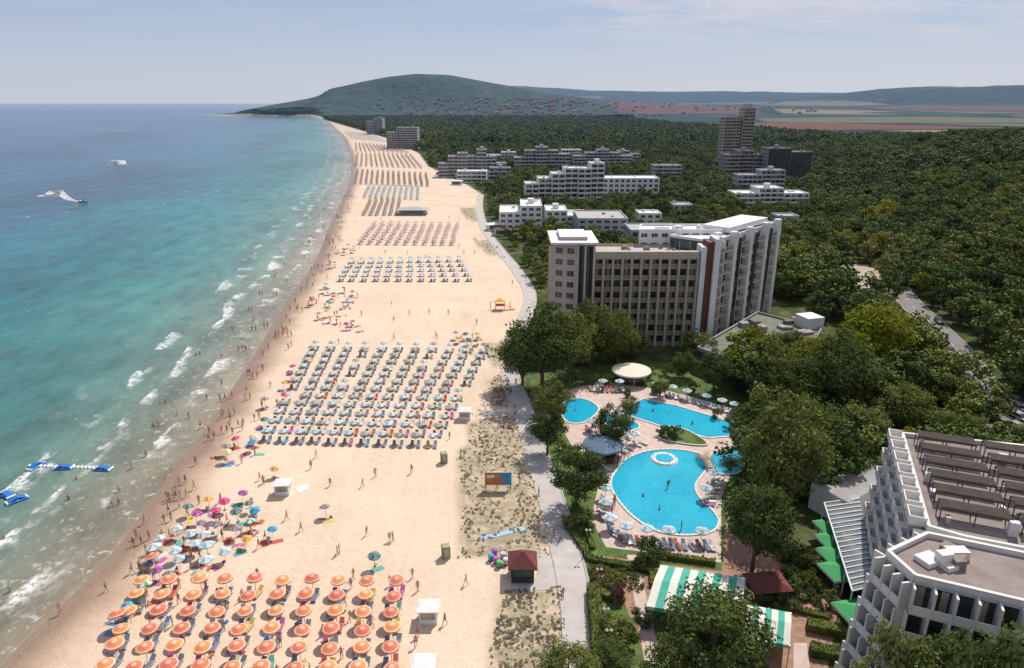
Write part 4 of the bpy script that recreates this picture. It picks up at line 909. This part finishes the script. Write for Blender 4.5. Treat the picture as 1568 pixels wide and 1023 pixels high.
def hedge(p0,p1,w_,h):
    p0=np.array(G(*p0));p1=np.array(G(*p1));L=np.linalg.norm(p1-p0);d_=(p1-p0)/L; nn=np.array((-d_[1],d_[0])); mb=MB()
    mb.obox(p0,d_,nn,0,L,-w_/2+.08,w_/2-.08,0,h-.08,0)
    for _ in range(int(L*(w_+2*h)*22)):
        a=random.uniform(0,L); f=random.random()
        if f<w_/(w_+2*h): b_=random.uniform(-w_/2,w_/2); z=h+random.uniform(-.08,.08)
        else: b_=random.choice([-1,1])*(w_/2+random.uniform(-.06,.06)); z=random.uniform(0,h)
        c=Vector((*(p0+d_*a+nn*b_),z)); t=Vector((random.gauss(0,1),random.gauss(0,1),random.gauss(0,1))).normalized(); q=t.orthogonal().normalized(); s=.13
        mb.add([tuple(c-t*s),tuple(c+q*s),tuple(c+t*s),tuple(c-q*s)],[(0,1,2,3)],0)
    mb.build('hedge',[mleaf])
for a,b_,w_,h in [((908,905),(920,1040),1.6,1.4),((905,860),(1000,878),1,.8),((1000,878),(1000,900),1,.8),((905,905),(955,925),1.2,.8),((1235,962),(1300,975),1.5,1.2),((1240,1000),(1290,1010),1.5,1.2),((1195,850),(1260,862),.8,.7),((1200,880),(1262,900),.8,.7),((1010,853),(1095,865),.8,.8),((865,800),(905,860),.8,.7),((1215,935),(1270,950),.8,.7),((930,740),(905,745),.8,.8),((880,770),(908,842),.7,.6)]: hedge(a,b_,w_,h)
for i in range(70):
    u=random.uniform(905,985);v=random.uniform(862,905); x,y=G(u,v); inst('garden_shrub',bush[i%2],(x,y,0),random.random()*6,random.uniform(.2,.45))
for i in range(90):
    u=random.uniform(1195,1260);v=random.uniform(845,940); x,y=G(u,v); inst('garden_shrub',bush[i%2],(x,y,0),random.random()*6,random.uniform(.25,.6))
hut('garden_grill_hut',945,920,1.2,1.2,1.6,[mterr,mred,mdk,mdk],.2,1.2,.15)
hut('garden_kiosk',1172,915,4,3,2.4,[mdk,mred,mtl,mdk],.1,1.2,.5)
# cars
def car(kind='car'):
    mb=MB(); L,W=(4.4,1.8) if kind=='car' else (5.2,2.0); h1=.85 if kind=='car' else 1.1; h2=1.45 if kind=='car' else 2.3
    def loft(sec,mi):
        vs=[];n=0
        for x,w1,z0,z1 in sec: vs+=[(x,-w1/2,z0),(x,w1/2,z0),(x,w1/2*.94,z1),(x,-w1/2*.94,z1)]
        k=len(sec); fs=[(0,1,2,3),(4*k-4,4*k-1,4*k-2,4*k-3)]
        for i in range(k-1):
            for j in range(4): fs.append((4*i+j,4*i+(j+1)%4,4*i+4+(j+1)%4,4*i+4+j))
        mb.add(vs,fs,mi)
    loft([(-L/2,W*.85,.35,h1*.75),(-L/2+.15,W,.25,h1*.95),(-L/2+1.0,W,.22,h1),(L/2-1.4,W,.22,h1),(L/2-.25,W*.96,.25,h1*.82),(L/2,W*.8,.35,h1*.65)],0)
    a0,a1,b0,b1=(-L/2+.15,L/2-1.2,-L/2+.75,L/2-2.0) if kind=='car' else (-L/2+.05,L/2-.7,-L/2+.15,L/2-1.4)
    mb.add([(a0,-W*.46,h1-.02),(a1,-W*.46,h1-.02),(a1,W*.46,h1-.02),(a0,W*.46,h1-.02),(b0,-W*.38,h2-.06),(b1,-W*.38,h2-.06),(b1,W*.38,h2-.06),(b0,W*.38,h2-.06)],[(0,1,5,4),(1,2,6,5),(2,3,7,6),(3,0,4,7)],1)
    mb.add([(b0,-W*.39,h2-.06),(b1,-W*.39,h2-.06),(b1,W*.39,h2-.06),(b0,W*.39,h2-.06),(b0+.1,-W*.34,h2),(b1-.1,-W*.34,h2),(b1-.1,W*.34,h2),(b0+.1,W*.34,h2)],[(0,1,5,4),(1,2,6,5),(2,3,7,6),(3,0,4,7),(4,5,6,7)],0)
    for x in (-L/2+.85,L/2-.85):
        for s in (-1,1): mb.tube((x,s*(W/2-.2),.33),(x,s*(W/2+.01),.33),.33,.33,12,2)
    return mb
cmat=pal('car_paint',[(.02,.02,.025),(.35,.35,.35),(.10,.015,.015),(.06,.06,.07),(.18,.19,.20),(.03,.05,.10)],.25); tyre=M('tyre',(.02,.02,.02),.9,.1,1)
CAR=car().mesh('car',[cmat,mglass,tyre]); VAN=car('van').mesh('van',[M('van_white',(.7,.7,.7),.3,.03,1),mglass,tyre])
def veh(me,u,v,r_,nm='parked_car',z=.26): x,y=G(u,v); inst(nm,me,(x,y,z+float(hgt(x,y))),r_)
for i in range(6,len(roadw)-3,1):
    a=np.array(roadw[i]);b_=np.array(roadw[i+1]); d_=(b_-a)/np.linalg.norm(b_-a); n_=np.array([-d_[1],d_[0]]); ang=math.atan2(d_[1],d_[0])
    for s,pb in ((1,.18),(-1,.38)):
        if random.random()<pb:
            p=(a+b_)/2+n_*s*2.4; inst('parked_car',CAR,(p[0],p[1],.26+float(hgt(*p))),ang)
veh(VAN,1405,503,-.3,'parked_van'); veh(VAN,1390,494,-.3,'parked_van')
for u,v in [(1338,612),(1335,632),(1312,660),(1310,678),(1325,690),(1550,655),(1530,650),(1565,668),(1300,640)]: veh(CAR,u,v,random.choice([.3,1.8]),z=.1)
# boats, wakes, water toys
mwake,nt,b,o=newmat('wake_foam'); pos=nd(nt,'ShaderNodeNewGeometry').outputs['Position']
b.inputs['Base Color'].default_value=(.8,.8,.8,1); tr=nd(nt,'ShaderNodeBsdfTransparent'); mx=nd(nt,'ShaderNodeMixShader',{0:ramp(nt,noise_(nt,pos,.45,5,.7),[(.42,0.0),(.56,1.0)]),1:tr.outputs[0],2:b.outputs[0]}); nt.links.new(mx.outputs[0],o.inputs[0])
def boat(u,v,r_,wake,L=7):
    x,y=G(u,v); mb=MB(); sec=[(-L/2,1.1,.0,.9),(-L/4,1.2,-.1,.9),(L/6,1.0,-.1,1.0),(L*.38,.5,.1,1.15),(L/2,.05,.6,1.25)]
    vs=[]
    for a,w_,z0,z1 in sec: vs+=[(a,-w_,z1),(a,-w_*.6,z0),(a,w_*.6,z0),(a,w_,z1)]
    fs=[(0,1,2,3)]
    for i in range(4):
        for j in range(4): fs.append((4*i+j,4*i+(j+1)%4,4*i+4+(j+1)%4,4*i+4+j))
    mb.add(vs,fs,0); mb.add([(-.3,-.8,1.0),(.8,-.7,1.0),(.8,.7,1.0),(-.3,.8,1.0),(-.2,-.6,1.7),(.3,-.55,1.7),(.3,.55,1.7),(-.2,.6,1.7)],[(0,1,5,4),(1,2,6,5),(2,3,7,6),(3,0,4,7),(4,5,6,7)],1)
    mb.box(-L/2-.2,0,.3,1.3,.5,.6,0,1); mb.build('speedboat',[mw,mglass],(x,y,-.15),r_)
    c=cat([np.array(G(*p)) for p in wake],6); mb=MB(); n=len(c)
    for i in range(n-1):
        a=np.array(c[i]);b2=np.array(c[i+1]); t=(b2-a)/np.linalg.norm(b2-a); q=np.array([-t[1],t[0]]); w0=1+5*(i/n);w1=1+5*((i+1)/n)
        mb.add([(*(a+q*w0),-.05),(*(b2+q*w1),-.05),(*(b2-q*w1),-.05),(*(a-q*w0),-.05)],[(0,1,2,3)],0)
    mb.build('boat_wake',[mwake])
boat(178,250,2.6,[(178,250),(188,252),(185,246),(170,246)],9); boat(128,309,-.1,[(130,309),(108,306),(95,298),(85,292),(78,300),(70,298)],6)
mblue=M('inflatable_blue',(.02,.16,.5),.4,.08,1); mwv=M('inflatable_white',(.72,.72,.7),.4,.05,1)
def toy(u,v,r_):
    mb=MB()
    for s in (-.8,.8): mb.tube((-2.2,s,.25),(2.2,s,.25),.4,.4,10,0)
    for s in (-2.2,0,2.2): mb.tube((s,-1.1,.35),(s,1.1,.35),.3,.3,10,1)
    mb.add([(-2.0,-.8,.62),(0,-.8,1.2),(0,.8,1.2),(-2,.8,.62)],[(0,1,2,3)],0); mb.add([(0,-.8,1.2),(2,-.8,.62),(2,.8,.62),(0,.8,1.2)],[(0,1,2,3)],0)
    inst('inflatable_water_toy',mb.mesh('inflatable_water_toy',[mblue,mwv]),(*G(u,v),-.15),r_,.62)
toy(98,716,.1); toy(158,718,-.1); toy(55,714,1.4); toy(10,758,-.5); toy(26,766,.9)
mb=MB(); a=G(45,713);b_=G(165,717); 
for i in range(22): t=i/21; mb.tube((a[0]+(b_[0]-a[0])*t,a[1]+(b_[1]-a[1])*t-.3,.0),(a[0]+(b_[0]-a[0])*t,a[1]+(b_[1]-a[1])*t+.3,.0),.2,.2,8,0)
mb.build('floating_pontoon',[mwv])
mb=MB(); mb.tube((-3,0,0),(-3,0,2.5),.12,.12,6,0); mb.tube((3,0,0),(3,0,2.5),.12,.12,6,0); mb.box(0,0,1.4,1.6,3,2.4,0,1)
for x in(-1.4,1.4):
    for y in (-1.1,1.1): mb.tube((x,y,0),(x,y,2.8),.1,.1,6,0)
mb.add([(-1.6,-1.3,2.7),(1.6,-1.3,2.7),(1.6,1.3,2.7),(-1.6,1.3,2.7),(0,0,3.6)],[(0,1,4),(1,2,4),(2,3,4),(3,0,4)],0)
mb.add([(1.5,-.5,1.5),(1.5,.5,1.5),(4.5,.5,.1),(4.5,-.5,.1)],[(0,1,2,3)],2); mb.tube((-3,0,2.4),(-1.5,0,2.4),.08,.08,6,0)
mb.build('playground_slide',[M('play_yellow',(.7,.45,.03),.5,.05,1),M('play_red',(.6,.08,.04),.5,.05,1),M('play_orange',(.7,.25,.03),.5,.05,1)],(*G(766,474),0))
print('objects',len(bpy.data.objects))
